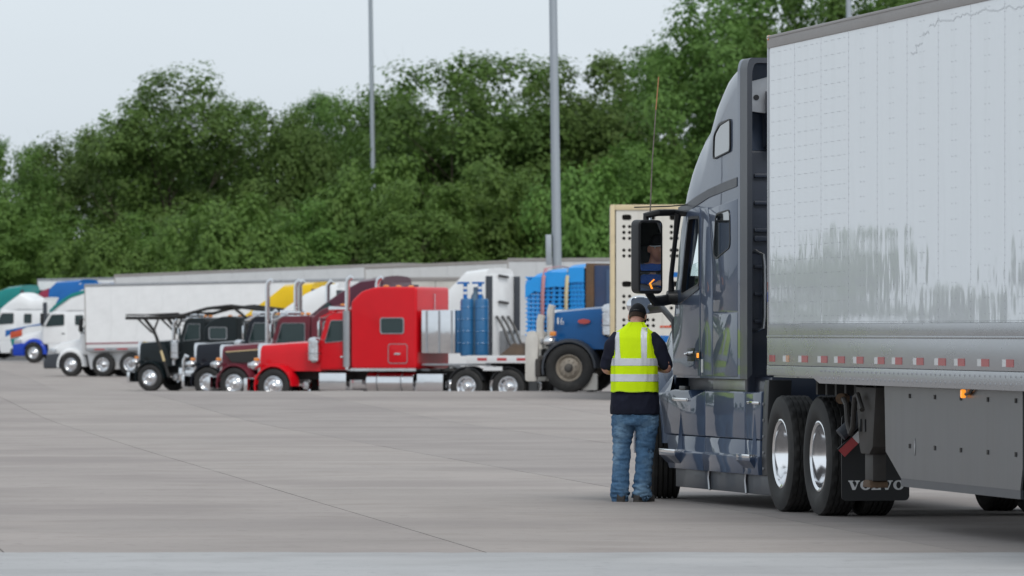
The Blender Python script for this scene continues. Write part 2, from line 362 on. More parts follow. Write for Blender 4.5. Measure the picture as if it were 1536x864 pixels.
# ------------------------------------------------------------------ the grey-blue tractor in front
TH = rad(11.7)
TR = thing('semi_tractor', 'grey-blue sleeper semi tractor pulling the white trailer, a man at its door', 'semi truck', (3.745, 59.047, 0), PI/2+TH)
def roof(u): return interp(u, [(2.78, 3.93), (3.2, 3.92), (3.6, 3.88), (3.9, 3.80), (4.07, 3.71), (4.22, 3.60), (4.36, 3.53), (4.64, 3.43), (4.88, 3.29), (5.04, 3.14), (5.14, 2.98), (5.19, 2.84)])
def kcor(u): return max(.30, min(1, lerp(.30, 1, (u-2.78)/1.3)))
def cab_ring(u, T, Wd, b, shr=0, kk=None):
    T -= shr; Wd -= shr; b += shr
    k = kk or kcor(u); c = min(.75, (T-b)*.45)*k
    P = [(Wd, b), (Wd, lerp(b, T-c, .5)), (Wd, T-c), (Wd-.012*k, T-c*.85), (Wd-.04*k, T-c*.62), (Wd-.085*k, T-c*.40), (Wd-.15*k, T-c*.21), (Wd-.24*k, T-c*.09), (Wd-.36*k, T-c*.03), (Wd*.45, T), (0, T+.01)]
    return [(u, v, w) for v, w in P]+[(u, -v, w) for v, w in P[-2::-1]]
def cab_stations(shr=0):
    st = [(2.78+shr*1.2, 3.93, 1.22, 1.13)]
    for u in (3.0, 3.3, 3.6, 3.9, 4.07, 4.22, 4.36, 4.5, 4.64, 4.78, 4.9): st.append((u, roof(u), 1.22, 1.13))
    st += [(4.98, roof(4.98), 1.218, 1.13), (5.06, roof(5.06), 1.214, 1.13), (5.13, roof(5.13), 1.21, 1.13), (5.19, 2.84, 1.205, 1.13), (5.24, 2.76, 1.20, 1.13), (5.36-shr*.5, 2.60, 1.185, 1.13), (5.62-shr, 2.32, 1.13, 1.13), (5.98-shr, 2.0, 1.02, 1.13)]
    return [cab_ring(u, T, w, b, shr) for u, T, w, b in st]
outer = MB().loft(cab_stations()).mesh('cab', M['tpaint'])
inner = MB().loft(cab_stations(.06)).mesh('inner', None)
def both(poly, y0=.9, y1=1.5): return [MB().prism(poly, 'y', y0, y1).mesh('c', None), MB().prism(poly, 'y', -y1, -y0).mesh('c', None)]
WIN = rpoly([(4.24, 2.59), (4.66, 2.59), (4.97, 1.87), (4.24, 1.96)], .05)
SWIN = rpoly([(3.06, 2.63), (3.60, 2.60), (3.69, 2.23), (3.60, 2.19), (3.04, 2.29)], .07)
UWIN = rpoly([(3.04, 3.43), (3.46, 3.40), (3.68, 3.30), (3.70, 3.08), (3.04, 3.14)], .05)
WSH = [(-1.0, 2.06), (1.0, 2.06), (.98, 2.70), (-.98, 2.70)]
cabm = boolean(outer, [inner]+both(WIN)+[MB().prism(WSH, 'x', 5.12, 6.3).mesh('c', None)], ang=30)
cabm.materials.clear(); cabm.materials.append(M['tpaint'])
cab = link('cab', cabm, TR)
# glass
hw = [(u, w) for u, w in WIN if w < 2.2]
gp = [(4.22, 1.93), (5.0, 1.83), (4.87, 2.14), (4.22, 2.20)]
MB().prism(gp, 'y', 1.175, 1.181).build('window', M['glass'], TR)
MB().prism(WIN, 'y', -1.18, -1.174).build('window', M['glass'], TR)
MB().add([(5.93, -1.0, 2.03), (5.93, 1.0, 2.03), (5.27, .99, 2.71), (5.27, -.99, 2.71)], [(0,1,2,3)]).build('windshield', M['glass'], TR)
def frame_of(poly, y0, y1, wd, name, mt, parent, ywarp=None):
    c = Vector((sum(p[0] for p in poly)/len(poly), sum(p[1] for p in poly)/len(poly)))
    inn = [tuple(Vector(p)+(c-Vector(p)).normalized()*wd) for p in poly]; n = len(poly)
    m = MB(); vs = []
    for pl, y in ((poly, y0), (poly, y1), (inn, y1), (inn, y0)): vs += [(p[0], y+(ywarp(p[1]) if ywarp else 0), p[1]) for p in pl]
    fs = []
    for a in range(4):
        b = (a+1) % 4
        fs += [(a*n+i, a*n+(i+1) % n, b*n+(i+1) % n, b*n+i) for i in range(n)]
    return m.add(vs, fs).build(name, mt, parent)
# the door: a raised skin with the window opening cut through it
DOOR = rpoly([(4.215, 1.15), (5.30, 1.15), (5.27, 1.62), (5.19, 1.84), (4.68, 2.66), (4.215, 2.66)], .04)
dm = boolean(MB().prism(DOOR, 'y', 1.20, 1.2255).mesh('door', M['tpaint'], .004), both(WIN)[:1])
door = link('door', dm, TR)
frame_of(WIN, 1.19, 1.232, .028, 'window_seal', M['black'], door)
MB().prism(rpoly([(4.97, 1.87), (4.24, 1.96), (4.24, 1.93), (5.02, 1.80)], .01), 'y', 1.222, 1.234).build('window_sill', M['tdark'], door)
hd = MB().box(4.42, 4.70, 1.224, 1.232, 1.28, 1.40); hd.build('handle_recess', M['black'], door, .01)
MB().tube([(4.46, 1.232, 1.36), (4.48, 1.262, 1.355), (4.64, 1.262, 1.345), (4.66, 1.232, 1.34)], .013, 8).build('handle', M['chrome'], door)
# pillar panel and sleeper panels, each with a gap round it
MB().prism(rpoly([(3.735, 1.15), (4.195, 1.15), (4.195, 2.66), (3.90, 2.66), (3.735, 2.10)], .02), 'y', 1.20, 1.2245).build('pillar_panel', M['tpaint'], TR, .004)
MB().prism(rpoly([(2.79, 1.15), (3.72, 1.15), (3.72, 1.715), (2.79, 1.715)], .02), 'y', 1.20, 1.2245).build('sleeper_side_panel', M['tpaint'], TR, .004)
up = MB().prism(rpoly([(2.79, 1.725), (3.72, 1.725), (3.72, 2.10), (3.88, 2.64), (2.79, 2.72)], .02), 'y', 1.20, 1.2245).build('sleeper_upper_panel', M['tpaint'], TR, .004)
sw = MB().prism(SWIN, 'y', 1.215, 1.2275).build('sleeper_window', M['capglass'], TR)
frame_of(SWIN, 1.215, 1.232, .018, 'window_frame', M['black'], sw)
sw['label'] = 'dark sleeper window beside the driver door'
def surf(u, w):      # half width of the shell at height w
    T = roof(u); k = kcor(u); c = min(.75, (T-1.13)*.45)*k
    pts = [(1.13, 1.22), (T-c, 1.22), (T-c*.85, 1.22-.012*k), (T-c*.62, 1.22-.04*k), (T-c*.40, 1.22-.085*k), (T-c*.21, 1.22-.15*k), (T-c*.09, 1.22-.24*k)]
    return interp(w, pts)
def conform(poly, off, th):
    """a patch of the shell lying along the cab side"""
    c = (sum(p[0] for p in poly)/len(poly), sum(p[1] for p in poly)/len(poly)); n = len(poly); vs = []; fs = []
    K = 5
    for k in range(K+1):
        for p in poly:
            q = (lerp(c[0], p[0], k/K), lerp(c[1], p[1], k/K)); vs.append((q[0], surf(*q)+off, q[1]))
    for k in range(K):
        for i in range(n): fs.append((k*n+i, k*n+(i+1) % n, (k+1)*n+(i+1) % n, (k+1)*n+i))
    b = len(vs); vs += [(p[0], surf(*p)+off-th, p[1]) for p in poly]
    fs += [(K*n+i, K*n+(i+1) % n, b+(i+1) % n, b+i) for i in range(n)]
    return MB().add(vs, fs)
uw_ = conform(UWIN, .006, .02).build('sleeper_window', M['capglass'], TR)
uw_['label'] = 'small upper sleeper window below the roof fairing'
c0 = Vector((3.4, 3.26)); inn = [tuple(Vector(p)+(c0-Vector(p)).normalized()*.022) for p in UWIN]
m = MB(); n = len(UWIN); m.add([(p[0], surf(*p)+.014, p[1]) for p in UWIN]+[(p[0], surf(*p)+.014, p[1]) for p in inn]+[(p[0], surf(*p)-.01, p[1]) for p in UWIN]+[(p[0], surf(*p)-.01, p[1]) for p in inn],
  [(i, (i+1) % n, n+(i+1) % n, n+i) for i in range(n)]+[(i, (i+1) % n, 2*n+(i+1) % n, 2*n+i) for i in range(n)]+[(n+i, n+(i+1) % n, 3*n+(i+1) % n, 3*n+i) for i in range(n)])
m.build('window_frame', M['black'], uw_)
# dark trim band that sweeps up from the windshield header
B0 = [(2.80, 2.905), (3.3, 2.87), (3.9, 2.82), (4.4, 2.76), (4.8, 2.71), (5.1, 2.68)]
top = [(u, w) for u, w in B0]; bot = [(5.1, 2.60), (4.75, 2.63), (4.3, 2.69), (3.9, 2.745), (3.3, 2.79), (2.80, 2.825)]
m = MB(); vs = []; K = len(top)
for (a, b) in zip(top, bot[::-1]):
    for (u, w) in (a, b): vs += [(u, (surf(u, w) if u < 5 else 1.215)+.007, w)]
    for (u, w) in (a, b): vs += [(u, (surf(u, w) if u < 5 else 1.215)-.02, w)]
fs = []
for i in range(K-1):
    o_ = 4*i; fs += [(o_, o_+1, o_+5, o_+4), (o_, o_+4, o_+6, o_+2), (o_+1, o_+3, o_+7, o_+5)]
m.add(vs, fs).build('trim_band', M['textend'], TR)
# roof fairing shell behind the cab, side extenders
def ext_ring(u, shr):
    return [(u, v, w) for _, v, w in cab_ring(u, 3.945, 1.222, 1.13, shr, .13)]
m = MB(); R0 = [ext_ring(u, 0) for u in (2.69, 2.56, 2.43)]; R1 = [ext_ring(u, .045) for u in (2.43, 2.56, 2.69)]
cut = [MB().box(2.3, 2.9, -.9, .9, .9, 3.6).mesh('c', None)]
allr = R0+R1; n = len(R0[0])
m.loft(allr+[R0[0]], closed=False, caps=False)
q0 = [ext_ring(u, 0) for u in (2.79, 2.695)]; q1 = [ext_ring(u, .05) for u in (2.695, 2.79)]
MB().loft(q0+q1+[q0[0]], closed=False, caps=False).build('extender_base', M['tpaint'], TR)
o = m.build('side_extender', M['textend'], TR); o['label'] = 'dark grey edge that runs up and over behind the sleeper'
# sleeper back wall
MB().box(2.70, 2.795, -1.16, 1.16, 1.0, 3.14).build('back_wall', M['tdark'], TR, .03)
for w0 in (1.62, 1.86, 2.10, 2.34, 2.42, 2.66, 2.9):
    MB().box(2.665, 2.705, -1.10, 1.10, w0, w0+.035 if w0 != 2.34 else w0+.05).build('rib', M['tdark'], TR, .012)
rb = MB().prism([(2.72, 3.14), (2.50, 3.22), (2.44, 3.60), (2.72, 3.72)], 'y', -1.02, 1.02).build('roof_box', M['tdark'], TR, .03)
for y in (.97, .62): MB().prism(rrect(y-.06, y+.06, 3.33, 3.39, .025), 'x', 2.44, 2.50).build('vent', M['black'], rb)
MB().prism([(1.0, 3.46), (1.15, 3.48), (1.15, 3.74), (.92, 3.80), (.92, 3.64), (1.0, 3.60)], 'x', 2.60, 2.66).build('bracket_plate', M['steel'], TR)
MB().cyl((2.59, 1.10, 3.60), (2.63, 1.10, 3.60), .025).build('bolt', M['black'], TR)
MB().tube([(2.70, 1.16, 2.24), (2.60, 1.10, 2.25), (2.56, 1.045, 2.22), (2.56, 1.035, 2.12), (2.56, 1.035, 1.68), (2.56, 1.045, 1.58), (2.60, 1.10, 1.555), (2.70, 1.16, 1.56)], .019, 10).build('grab_handle', M['chrome'], TR)
for (y, z) in ((.85, 1.82), (.92, 1.75), (.80, 1.70)):
    MB().tube([(2.66, y, z), (2.5, y-.05, z-.1), (2.2, y-.3, z-.35), (1.8, y-.5, z-.25), (1.2, y-.6, z+.1)], .014, 6).build('air_hose', M['black'], TR)
# lower body: rocker recess, fairing panels, steps, skirt
MB().box(2.1, 5.3, -1.08, 1.08, .92, 1.15).build('rocker', M['tdark'], TR, .01)
MB().box(2.75, 4.25, 1.08, 1.095, 1.03, 1.12).build('rocker_trim', M['steel'], TR, .004)
def fair(poly, name, mt, y0, y1, bev=.012, lab=None):
    o = MB().prism(poly, 'y', y0, y1).build(name, mt, TR, bev, 3)
    if lab: o['label'] = lab
    return o
fair([(4.08, .606), (5.69, .606), (5.92, .98), (5.3, 1.02), (4.72, 1.02), (4.62, .95), (4.08, 1.02)], 'fairing_panel', M['tpaint'], .95, 1.215, .02)
fair([(2.55, .606), (4.065, .606), (4.065, 1.02), (2.55, 1.02)], 'fairing_panel', M['tpaint'], .95, 1.215, .02)
fair([(1.99, .606), (2.535, .606), (2.535, 1.01), (1.93, 1.03)], 'fairing_panel', M['tpaint'], .95, 1.215, .02)
# lower band: flush above, then a ledge that stands out, then sloping in to the bottom edge
for a_, b_ in ((4.08, 5.60), (2.55, 4.065), (2.0, 2.535)):
    sec = [(.95, .30), (1.226, .30), (1.236, .40), (1.238, .452), (1.215, .466), (1.212, .602), (.95, .602)]
    o = MB().prism(sec, 'x', a_, b_, [(y, z) for y, z in sec]); o.v = [((x-(.14*(.602-z)/.3 if x > 5.5 else 0)), y, z) for x, y, z in o.v]
    o.build('fairing_panel', M['tpaint'], TR, .006)
def step(u0, u1, wz, wtop, out):
    o = MB().add([(u0, 1.2, wz-.012), (u1, 1.2, wz-.012), (u1-.02, 1.2+out, wz-.012), (u0+.02, 1.2+out, wz-.012), (u0+.08, 1.2, wz-.15), (u1-.08, 1.2, wz-.15), (u1-.02, 1.2+out, wz-.045), (u0+.02, 1.2+out, wz-.045)],
      [(0,1,2,3), (3,2,6,7), (7,6,5,4), (0,3,7,4), (1,2,6,5)]).build('step', M['tpaint'], TR, .005)
    MB().box(u0+.03, u1-.03, 1.2, 1.2+out+.005, wz-.02, wz+.012).build('step_tread', M['alu'], o, .004)
    MB().add([(u0+.06, 1.21, wz+.01), (u0+.22, 1.21, wz+.01), (u0+.12, 1.216, wtop), (u0+.10, 1.21+out*.45, wz+.01)], [(0,3,2), (3,1,2)]).build('step_facet', M['tpaint'], o)
step(4.90, 5.58, .465, .82, .095)
step(2.06, 2.60, .467, .84, .085)
MB().box(4.70, 5.30, 1.14, 1.235, .915, .945).build('step_tread', M['alu'], TR, .006)
MB().box(1.99, 2.42, 1.14, 1.232, .915, .94).build('step_tread', M['alu'], TR, .006)
MB().box(4.88, 5.12, 1.16, 1.21, 1.0, 1.055).build('step_grip', M['black'], TR, .01)
for a, b in ((1.60, 2.63), (2.655, 4.03), (4.05, 5.42)):
    o = MB().prism([(a, .13), (b, .13), (b, .22), (b, .31), (a, .31)], 'y', 1.13, 1.17).build('skirt', M['textend'], TR, .008)
for u in (2.64, 4.04): MB().tube([(u, 1.18, .31), (u+.02, 1.182, .24), (u-.02, 1.182, .13)], .014, 6).build('skirt_bracket', M['steel'], TR)
MB().prism([(1.62, .30), (1.955, .30), (1.975, .45), (1.90, 1.04), (1.85, 1.13), (1.70, 1.13), (1.76, .8)], 'y', 1.0, 1.205).build('fender_liner', M['black'], TR, .01)
for w in (.36, .5, .64, .78, .92): MB().cyl((1.89, 1.2, w), (1.89, 1.213, w), .013, n=8).build('bolt', M['steel'], TR)
# hood, front fender
st = []
for u, hw_, t, b in ((5.85, 1.0, 1.93, .9), (6.2, .98, 1.88, .9), (6.7, .93, 1.78, .9), (7.2, .86, 1.66, .7), (7.5, .78, 1.5, .6), (7.62, .7, 1.3, .6)):
    P = [(hw_+.08, b), (hw_+.05, lerp(b, t, .5)), (hw_, t-.25), (hw_-.08, t-.1), (hw_-.25, t-.02), (0, t)]
    st.append([(u, v, w) for v, w in P]+[(u, -v, w) for v, w in P[-2::-1]])
MB().loft(st).build('hood', M['tpaint'], TR)
def fender(y0, y1, c, r0, a0, a1, mt, par, r1=.05, name='fender', n=20, front=None):
    m = MB(); rings = []
    for k in range(n+1):
        t = rad(lerp(a0, a1, k/n)); C, Sn = cos(t), sin(t)
        rings.append([(c[0]+r*C, y, c[1]+r*Sn) for y, r in ((y0, r0), (y0, r0+r1), (lerp(y0, y1, .8), r0+r1), (y1, r0+r1*.3), (y1, r0-.03), (lerp(y0, y1, .85), r0))])
    return m.loft(rings).build(name, mt, par)
for sgn in (1, -1):
    fender(sgn*.85, sgn*1.215, (6.35, .5), .59, -8, 178, M['tpaint'], TR, .12)
MB().add([(5.62, 1.06, .62), (5.92, 1.06, 1.02), (5.90, 1.13, 1.30), (5.50, 1.17, 1.16), (5.50, 1.215, .95), (5.62, 1.215, .66), (5.92, 1.215, .98)], [(0,1,6,5), (1,2,3,6), (6,3,4), (6,4,5)]).build('fender_cowl', M['tpaint'], TR)
# mirrors on the driver side
mc = Vector((4.83, 1.553, 2.225)); ang = rad(21)
nrm = Vector((-cos(ang), -sin(ang), -.03)).normalized(); sd_ = Vector((-sin(ang), cos(ang), 0))
def mpt(a, b, d): p = mc+sd_*a+Vector((0, 0, 1))*b+nrm*d; return tuple(p)
def slab(poly, d0, d1): 
    n = len(poly); return MB().add([mpt(a, b, d0) for a, b in poly]+[mpt(a, b, d1) for a, b in poly], [tuple(range(n)), tuple(range(2*n-1, n-1, -1))]+[(i, (i+1) % n, n+(i+1) % n, n+i) for i in range(n)])
mir = slab(rrect(-.135, .135, -.335, .335, .05), -.10, .02).build('mirror', M['black'], TR, .012, 3)
slab(rrect(-.112, .112, -.125, .312, .02), .015, .0225).build('mirror_glass', M['mirror'], mir)
vs = []; fs = []; K = 10
for j in range(K+1):
    for i in range(K+1):
        x, y = i/K*2-1, j/K*2-1; vs.append(mpt(.112*x, -.222+.083*y, .028-.0035*(x*x+y*y)))
fs = [(j*(K+1)+i, j*(K+1)+i+1, (j+1)*(K+1)+i+1, (j+1)*(K+1)+i) for j in range(K) for i in range(K)]
MB().add(vs, fs).build('convex_mirror_glass', M['mirror'], mir)
slab([(-.03, -.20), (.02, -.24), (-.005, -.29), (-.02, -.288), (.004, -.24), (-.04, -.207)], .028, .031).build('signal_arrow', M['amber'], mir)
arm = MB().tube([mpt(0, .30, -.05), mpt(.0, .375, -.06), tuple(mc+Vector((-.02, -.08, .40))), (4.95, 1.30, 2.63), (4.80, 1.20, 2.62)], [(.028, .035)]*5, 8)
arm.tube([mpt(-.0, -.28, -.06), tuple(mc+Vector((.08, -.06, -.40))), (5.12, 1.36, 1.83), (5.17, 1.20, 1.86)], [(.03, .05)]*4, 8)
arm.tube([(4.90, 1.27, 2.62), (4.98, 1.275, 2.4), (5.13, 1.28, 2.05), (5.17, 1.27, 1.86)], [(.035, .03), (.02, .025), (.02, .025), (.035, .03)], 8)
arm.build('mirror_arm', M['black'], TR, ang=50)
MB().cyl((5.16, 1.20, 1.86), (5.16, 1.31, 1.86), .075, .06).build('mirror_mount', M['black'], TR)
MB().tube([(4.72, 1.18, 2.70), (4.85, 1.36, 2.685), (5.15, 1.62, 2.68)], .006, 5).build('visor_wire', M['black'], TR)
M['antenna'] = mat('antenna_whip', (.17, .15, .13), .5, .3, 0, .5, 45)
a0 = Vector(mpt(-.04, .335, -.05)); o = MB().tube([a0, a0+Vector((-.0, -.02, .5)), a0+Vector((.02, -.06, 1.0))], [.008, .0062, .0058], 6).build('antenna', M['antenna'], TR)
MB().tube([a0+Vector((.02, -.06, 1.0)), a0+Vector((.03, -.085, 1.26)), a0+Vector((.031, -.088, 1.30))], [.0065, .006, .007], 6).build('antenna_tip', M['tip'], o)
MB().cyl(tuple(a0+Vector((0, 0, -.02))), tuple(a0+Vector((0, 0, .07))), .02, .01, 8).build('antenna_base', M['chrome'], o)
# hood mirror
hc = Vector((6.42, 1.285, 1.79))
m = MB().lathe_scaled(tuple(hc), .11, .125, .095, 16, 10); m.v = [(max(v[0], hc.x-.06), v[1], v[2]) for v in m.v]
hm = m.build('hood_mirror', M['chrome'], TR); hm['label'] = 'round-edged chrome mirror on a black arm off the hood'
MB().prism(rrect(hc.y-.09, hc.y+.095, hc.z-.07, hc.z+.07, .03), 'x', hc.x-.068, hc.x-.062).build('mirror_glass', M['mirror'], hm)
MB().tube([(6.45, 1.22, 1.75), (6.2, 1.12, 1.77), (5.9, 1.06, 1.62), (5.75, 1.08, 1.35)], [(.05, .03), (.06, .03), (.07, .03), (.05, .03)], 8).build('mirror_arm', M['black'], TR, ang=60)
# side marker lamp and reflector
mk = MB().box(4.19, 4.38, 1.225, 1.238, 1.295, 1.37).build('side_marker', M['black'], TR, .008)
MB().box(4.21, 4.28, 1.236, 1.243, 1.312, 1.355).build('lens', M['amber'], mk, .006)
MB().box(4.10, 4.16, 1.225, 1.229, 1.18, 1.30).build('sticker', M['white_tape'], TR)
# chassis
fr = MB()
for s in (1, -1): fr.box(-1.0, 7.2, s*.38-.05, s*.38+.05, .62, .92)
for u in (-.9, .66, 2.2, 4.5): fr.box(u-.06, u+.06, -.4, .4, .66, .88)
fr.build('frame', M['blackmatt'], TR, .01)
MB().prism([(.9, 1.0), (.2, 1.14), (-.1, 1.12), (-.45, .98), (-.45, .92), (1.1, .92)], 'y', -.45, .45).build('fifth_wheel', M['greysteel'], TR, .01)
for s in (1,-1): MB().cyl((2.0, s*.72, .62), (5.2, s*.72, .62), .28, n=24).build('fuel_tank', M['alu'], TR)
MB().box(5.9, 7.55, -.95, .95, .28, .75).build('bumper', M['tdark'], TR, .05)
for u in (0, 1.32):
    m = MB().cyl((u, -1.0, .5), (u, 1.0, .5), .085, n=12); m.ball((u, 0, .5), .2, .22, .21); m.build('axle', M['blackmatt'], TR)
    for s in (1, -1): wheel(TR, u, s*1.22, .5, 'near', 'dish', 'drive', s, dual=True)
    MB().box(u-.6, u+.6, .42, .48, .45, .55).build('suspension_arm', M['blackmatt'], TR, .01)
for s in (1, -1): wheel(TR, 6.35, s*1.21, .5, 'steer', 'flat', 'chrome', s).rotation_euler.z += rad(-11)
MB().cyl((6.35, -1, .5), (6.35, 1, .5), .06, n=10).build('axle', M['blackmatt'], TR)
# quarter fender bracket with red and white plate, mudflaps
MB().tube([(-.60, 1.18, .72), (-.72, 1.20, .60), (-.80, 1.2, .52)], [(.05, .09)]*3, 8) 
q = MB().add([(-.62, 1.24, 1.0), (-.62, .72, 1.0), (-.72, 1.24, .62), (-.72, .72, .62)], [(0,1,3,2)])
MB().cyl((-.86, 1.225, .69), (-.86, .99, .90), .055, .055, 12).build('fender_tube', M['textend'], TR)
def plate(a, b, wd, th, name, mt, par=TR):
    a, b = Vector(a), Vector(b); d = (b-a).normalized(); nn = Vector((0, d.z, -d.y)); pts = [a, b, b+nn*wd, a+nn*wd]
    return MB().add([tuple(p) for p in pts]+[tuple(p+Vector((-th, 0, 0))) for p in pts], [(0,1,2,3), (4,5,6,7)]+[(i, (i+1) % 4, 4+(i+1) % 4, 4+i) for i in range(4)]).build(name, mt, par)
pb = plate((-.84, 1.24, .57), (-.84, .95, .82), .012, .02, 'plate_bracket', M['black'])
A_, B_ = Vector((-.85, 1.24, .565)), Vector((-.85, 1.02, .775)); mid = A_.lerp(B_, .52)
plate(A_, mid, -.075, .012, 'red_plate', M['red_tape'], pb); plate(mid, B_, -.075, .012, 'white_plate', M['white_tape'], pb)
for s in (1, -1):
    fl = MB().prism(rrect(s*.91-.29, s*.91+.29, .145, .86, .04), 'x', -.80, -.788).build('mudflap', M['black'], TR); fl['label'] = 'black mudflap with white serif lettering' 
    # lettering, seen from behind: reads from +y to -y
    H_ = .078; z0 = .235
    def glyphs():
        out = []; wV, wO, wL = .098, .092, .080; x = 0
        def V(x):
            return [[(0, 1), (.44, 1), (.44, .88), (.33, .88), (.58, .25), (.72, .62), (.66, .88), (.56, .88), (.56, 1), (1, 1), (1, .88), (.90, .88), (.60, 0), (.36, 0), (.08, .88), (0, .88)]]
        def Lg(): return [[(0, 1), (.56, 1), (.56, .88), (.40, .88), (.40, .14), (.72, .14), (.82, .42), (1, .42), (1, 0), (0, 0), (0, .12), (.12, .12), (.12, .88), (0, .88)]]
        return [('V', wV, V(0)), ('O', wO, None), ('L', wL, Lg()), ('V', wV, V(0)), ('O', wO, None)]
    G = glyphs(); tot = sum(g[1] for g in G)+.004*4; x = 0; y_start = s*.91+tot/2-.005
    for nm, wd, polys in G:
        m = MB()
        X = lambda a: y_start-(x+a*wd)
        if polys:
            for pl in polys:
                n = len(pl); vs = [(-.8005, X(a), z0+b*H_) for a, b in pl]+[(-.8035, X(a), z0+b*H_) for a, b in pl]
                m.add(vs, [tuple(range(n, 2*n))]+[(i, (i+1) % n, n+(i+1) % n, n+i) for i in range(n)])
        else:
            n = 28; o_ = [(.5+.5*cos(2*PI*k/n), .5+.52*sin(2*PI*k/n)) for k in range(n)]; i_ = [(.5+.21*cos(2*PI*k/n), .5+.36*sin(2*PI*k/n)) for k in range(n)]
            vs = [(-.8035, X(a), z0+b*H_) for a, b in o_+i_]+[(-.8005, X(a), z0+b*H_) for a, b in o_+i_]
            m.add(vs, [(k, (k+1) % n, n+(k+1) % n, n+k) for k in range(n)]+[(k, (k+1) % n, 2*n+(k+1) % n, 2*n+k) for k in range(n)])
        m.build('letter', M['white_tape'], fl); x += wd+.004

# cab interior, so the open window has something behind it
MB().box(3.9, 4.5, .3, .95, 1.45, 1.68).build('seat', M['blackmatt'], TR, .04)
MB().box(3.85, 4.05, .32, .93, 1.6, 2.35).build('seat_back', M['blackmatt'], TR, .05)
MB().box(2.86, 5.3, -1.1, 1.1, 1.2, 1.3).build('cab_floor', M['blackmatt'], TR)
MB().box(5.2, 5.75, -1.05, 1.05, 1.5, 1.95).build('dashboard', M['black'], TR, .05)
MB().lathe([(.21, -.012), (.225, 0), (.21, .012), (.195, 0)], 28, 'x', (0, 0, 0), close=True).xf(Matrix.Translation((4.98, .58, 1.95)) @ Matrix.Rotation(rad(-35), 4, 'Y')).build('steering_wheel', M['black'], TR)
MB().box(3.62, 3.68, -1.1, 1.1, 1.3, 3.0).build('curtain', M['blackmatt'], TR)

# ------------------------------------------------------------------ the white van trailer
TL = thing('van_trailer', 'long white van trailer of riveted panels behind the grey-blue tractor, at the right edge', 'trailer', (2.19+.9892*1.3, 59.83+.1463*1.3, 0), PI/2+rad(8.41))
# local x forward (0 = nose), left side at y = +1.3
HWD = 1.30; LEN = 16.1; z0, z1 = 1.10, 4.08
MB().box(-LEN+.06, -.04, -1.26, 1.26, 1.16, 4.05).build('box_body', M['rail'], TL)
edges = [0]+[1.21+1.165*k for k in range(13)]+[LEN]
def panel_mesh(w):
    m = MB()
    m.box(-w+.004, -.004, -.03, .004, 1.615, 3.975)
    return m.mesh('side_panel', M['twhite'])
pm = {}
for a, b in zip(edges, edges[1:]):
    w = round(b-a, 3)
    if w not in pm: pm[w] = panel_mesh(w)
    for s in (1, -1):
        o = link('side_panel', pm[w], TL); o.location = (-a, s*(HWD-.004), 0)
        if s < 0: o.scale = (1, -1, 1)
for s in (1, -1):
    Y = lambda a, b: (min(s*a, s*b), max(s*a, s*b))
    MB().box(-LEN, 0, *Y(1.25, 1.312), 3.966, 4.075).build('top_rail', M['railtop'], TL, .006)
    MB().box(-LEN, -.02, *Y(1.27, 1.318), 4.05, 4.068).build('rail_lip', M['railtop'], TL, .003)
    MB().box(-LEN, -.005, *Y(1.25, 1.306), 1.50, 1.613).build('upper_side_rail', M['rail'], TL, .005)
    MB().box(-LEN, -.005, *Y(1.25, 1.316), 1.497, 1.515).build('rail_rib', M['rail'], TL, .004)
    MB().box(-LEN, 0, *Y(1.25, 1.310), 1.262, 1.496).build('tape_rail', M['rail'], TL, .004)
    MB().prism([(0, 1.258), (0, 1.178), (-2.08, 1.168), (-2.36, 1.122), (-LEN, 1.122), (-LEN, 1.258)], 'y', *Y(1.25, 1.313)).build('bottom_rail', M['rail'], TL, .005)
    MB().box(-.05, .012, *Y(1.18, 1.309), 1.17, 4.04).build('corner_post', M['rail'], TL, .012)
MB().box(-.05, 0, -1.25, 1.25, 1.17, 4.0).build('front_wall', M['twhite'], TL, .02)
MB().box(-LEN, -.02, -1.27, 1.27, 4.03, 4.062).build('roof_sheet', M['railtop'], TL)
cl = MB().box(-.10, -.02, 1.22, 1.318, 4.03, 4.078).build('corner_lamp', M['amberoff'], TL, .012)
# tape segments
pairs = [(.11, .37, 0), (.74, 1.01, 2), (1.44, 1.85, 1), (2.29, 2.7, 1), (3.0, 3.43, 1), (3.79, 4.2, 1), (4.65, 5.04, 1), (5.34, 5.73, 1), (6.15, 6.54, 1), (6.95, 7.36, 1), (7.67, 8.04, 1), (8.48, 8.88, 1), (9.33, 9.71, 1), (10.1, 10.5, 1), (10.9, 11.3, 1)]
for a, b, k in pairs:
    c = a if k == 0 else lerp(a, b, .34 if k == 1 else .5)
    if k: MB().box(-c+.0, -a, 1.31, 1.3125, 1.294, 1.346).build('white_tape', M['white_tape'], TL)
    MB().box(-b, -c-.002, 1.31, 1.3128, 1.292, 1.348).build('red_tape' if k < 2 else 'amber_marker', M['red_tape'] if k < 2 else M['amberoff'], TL)
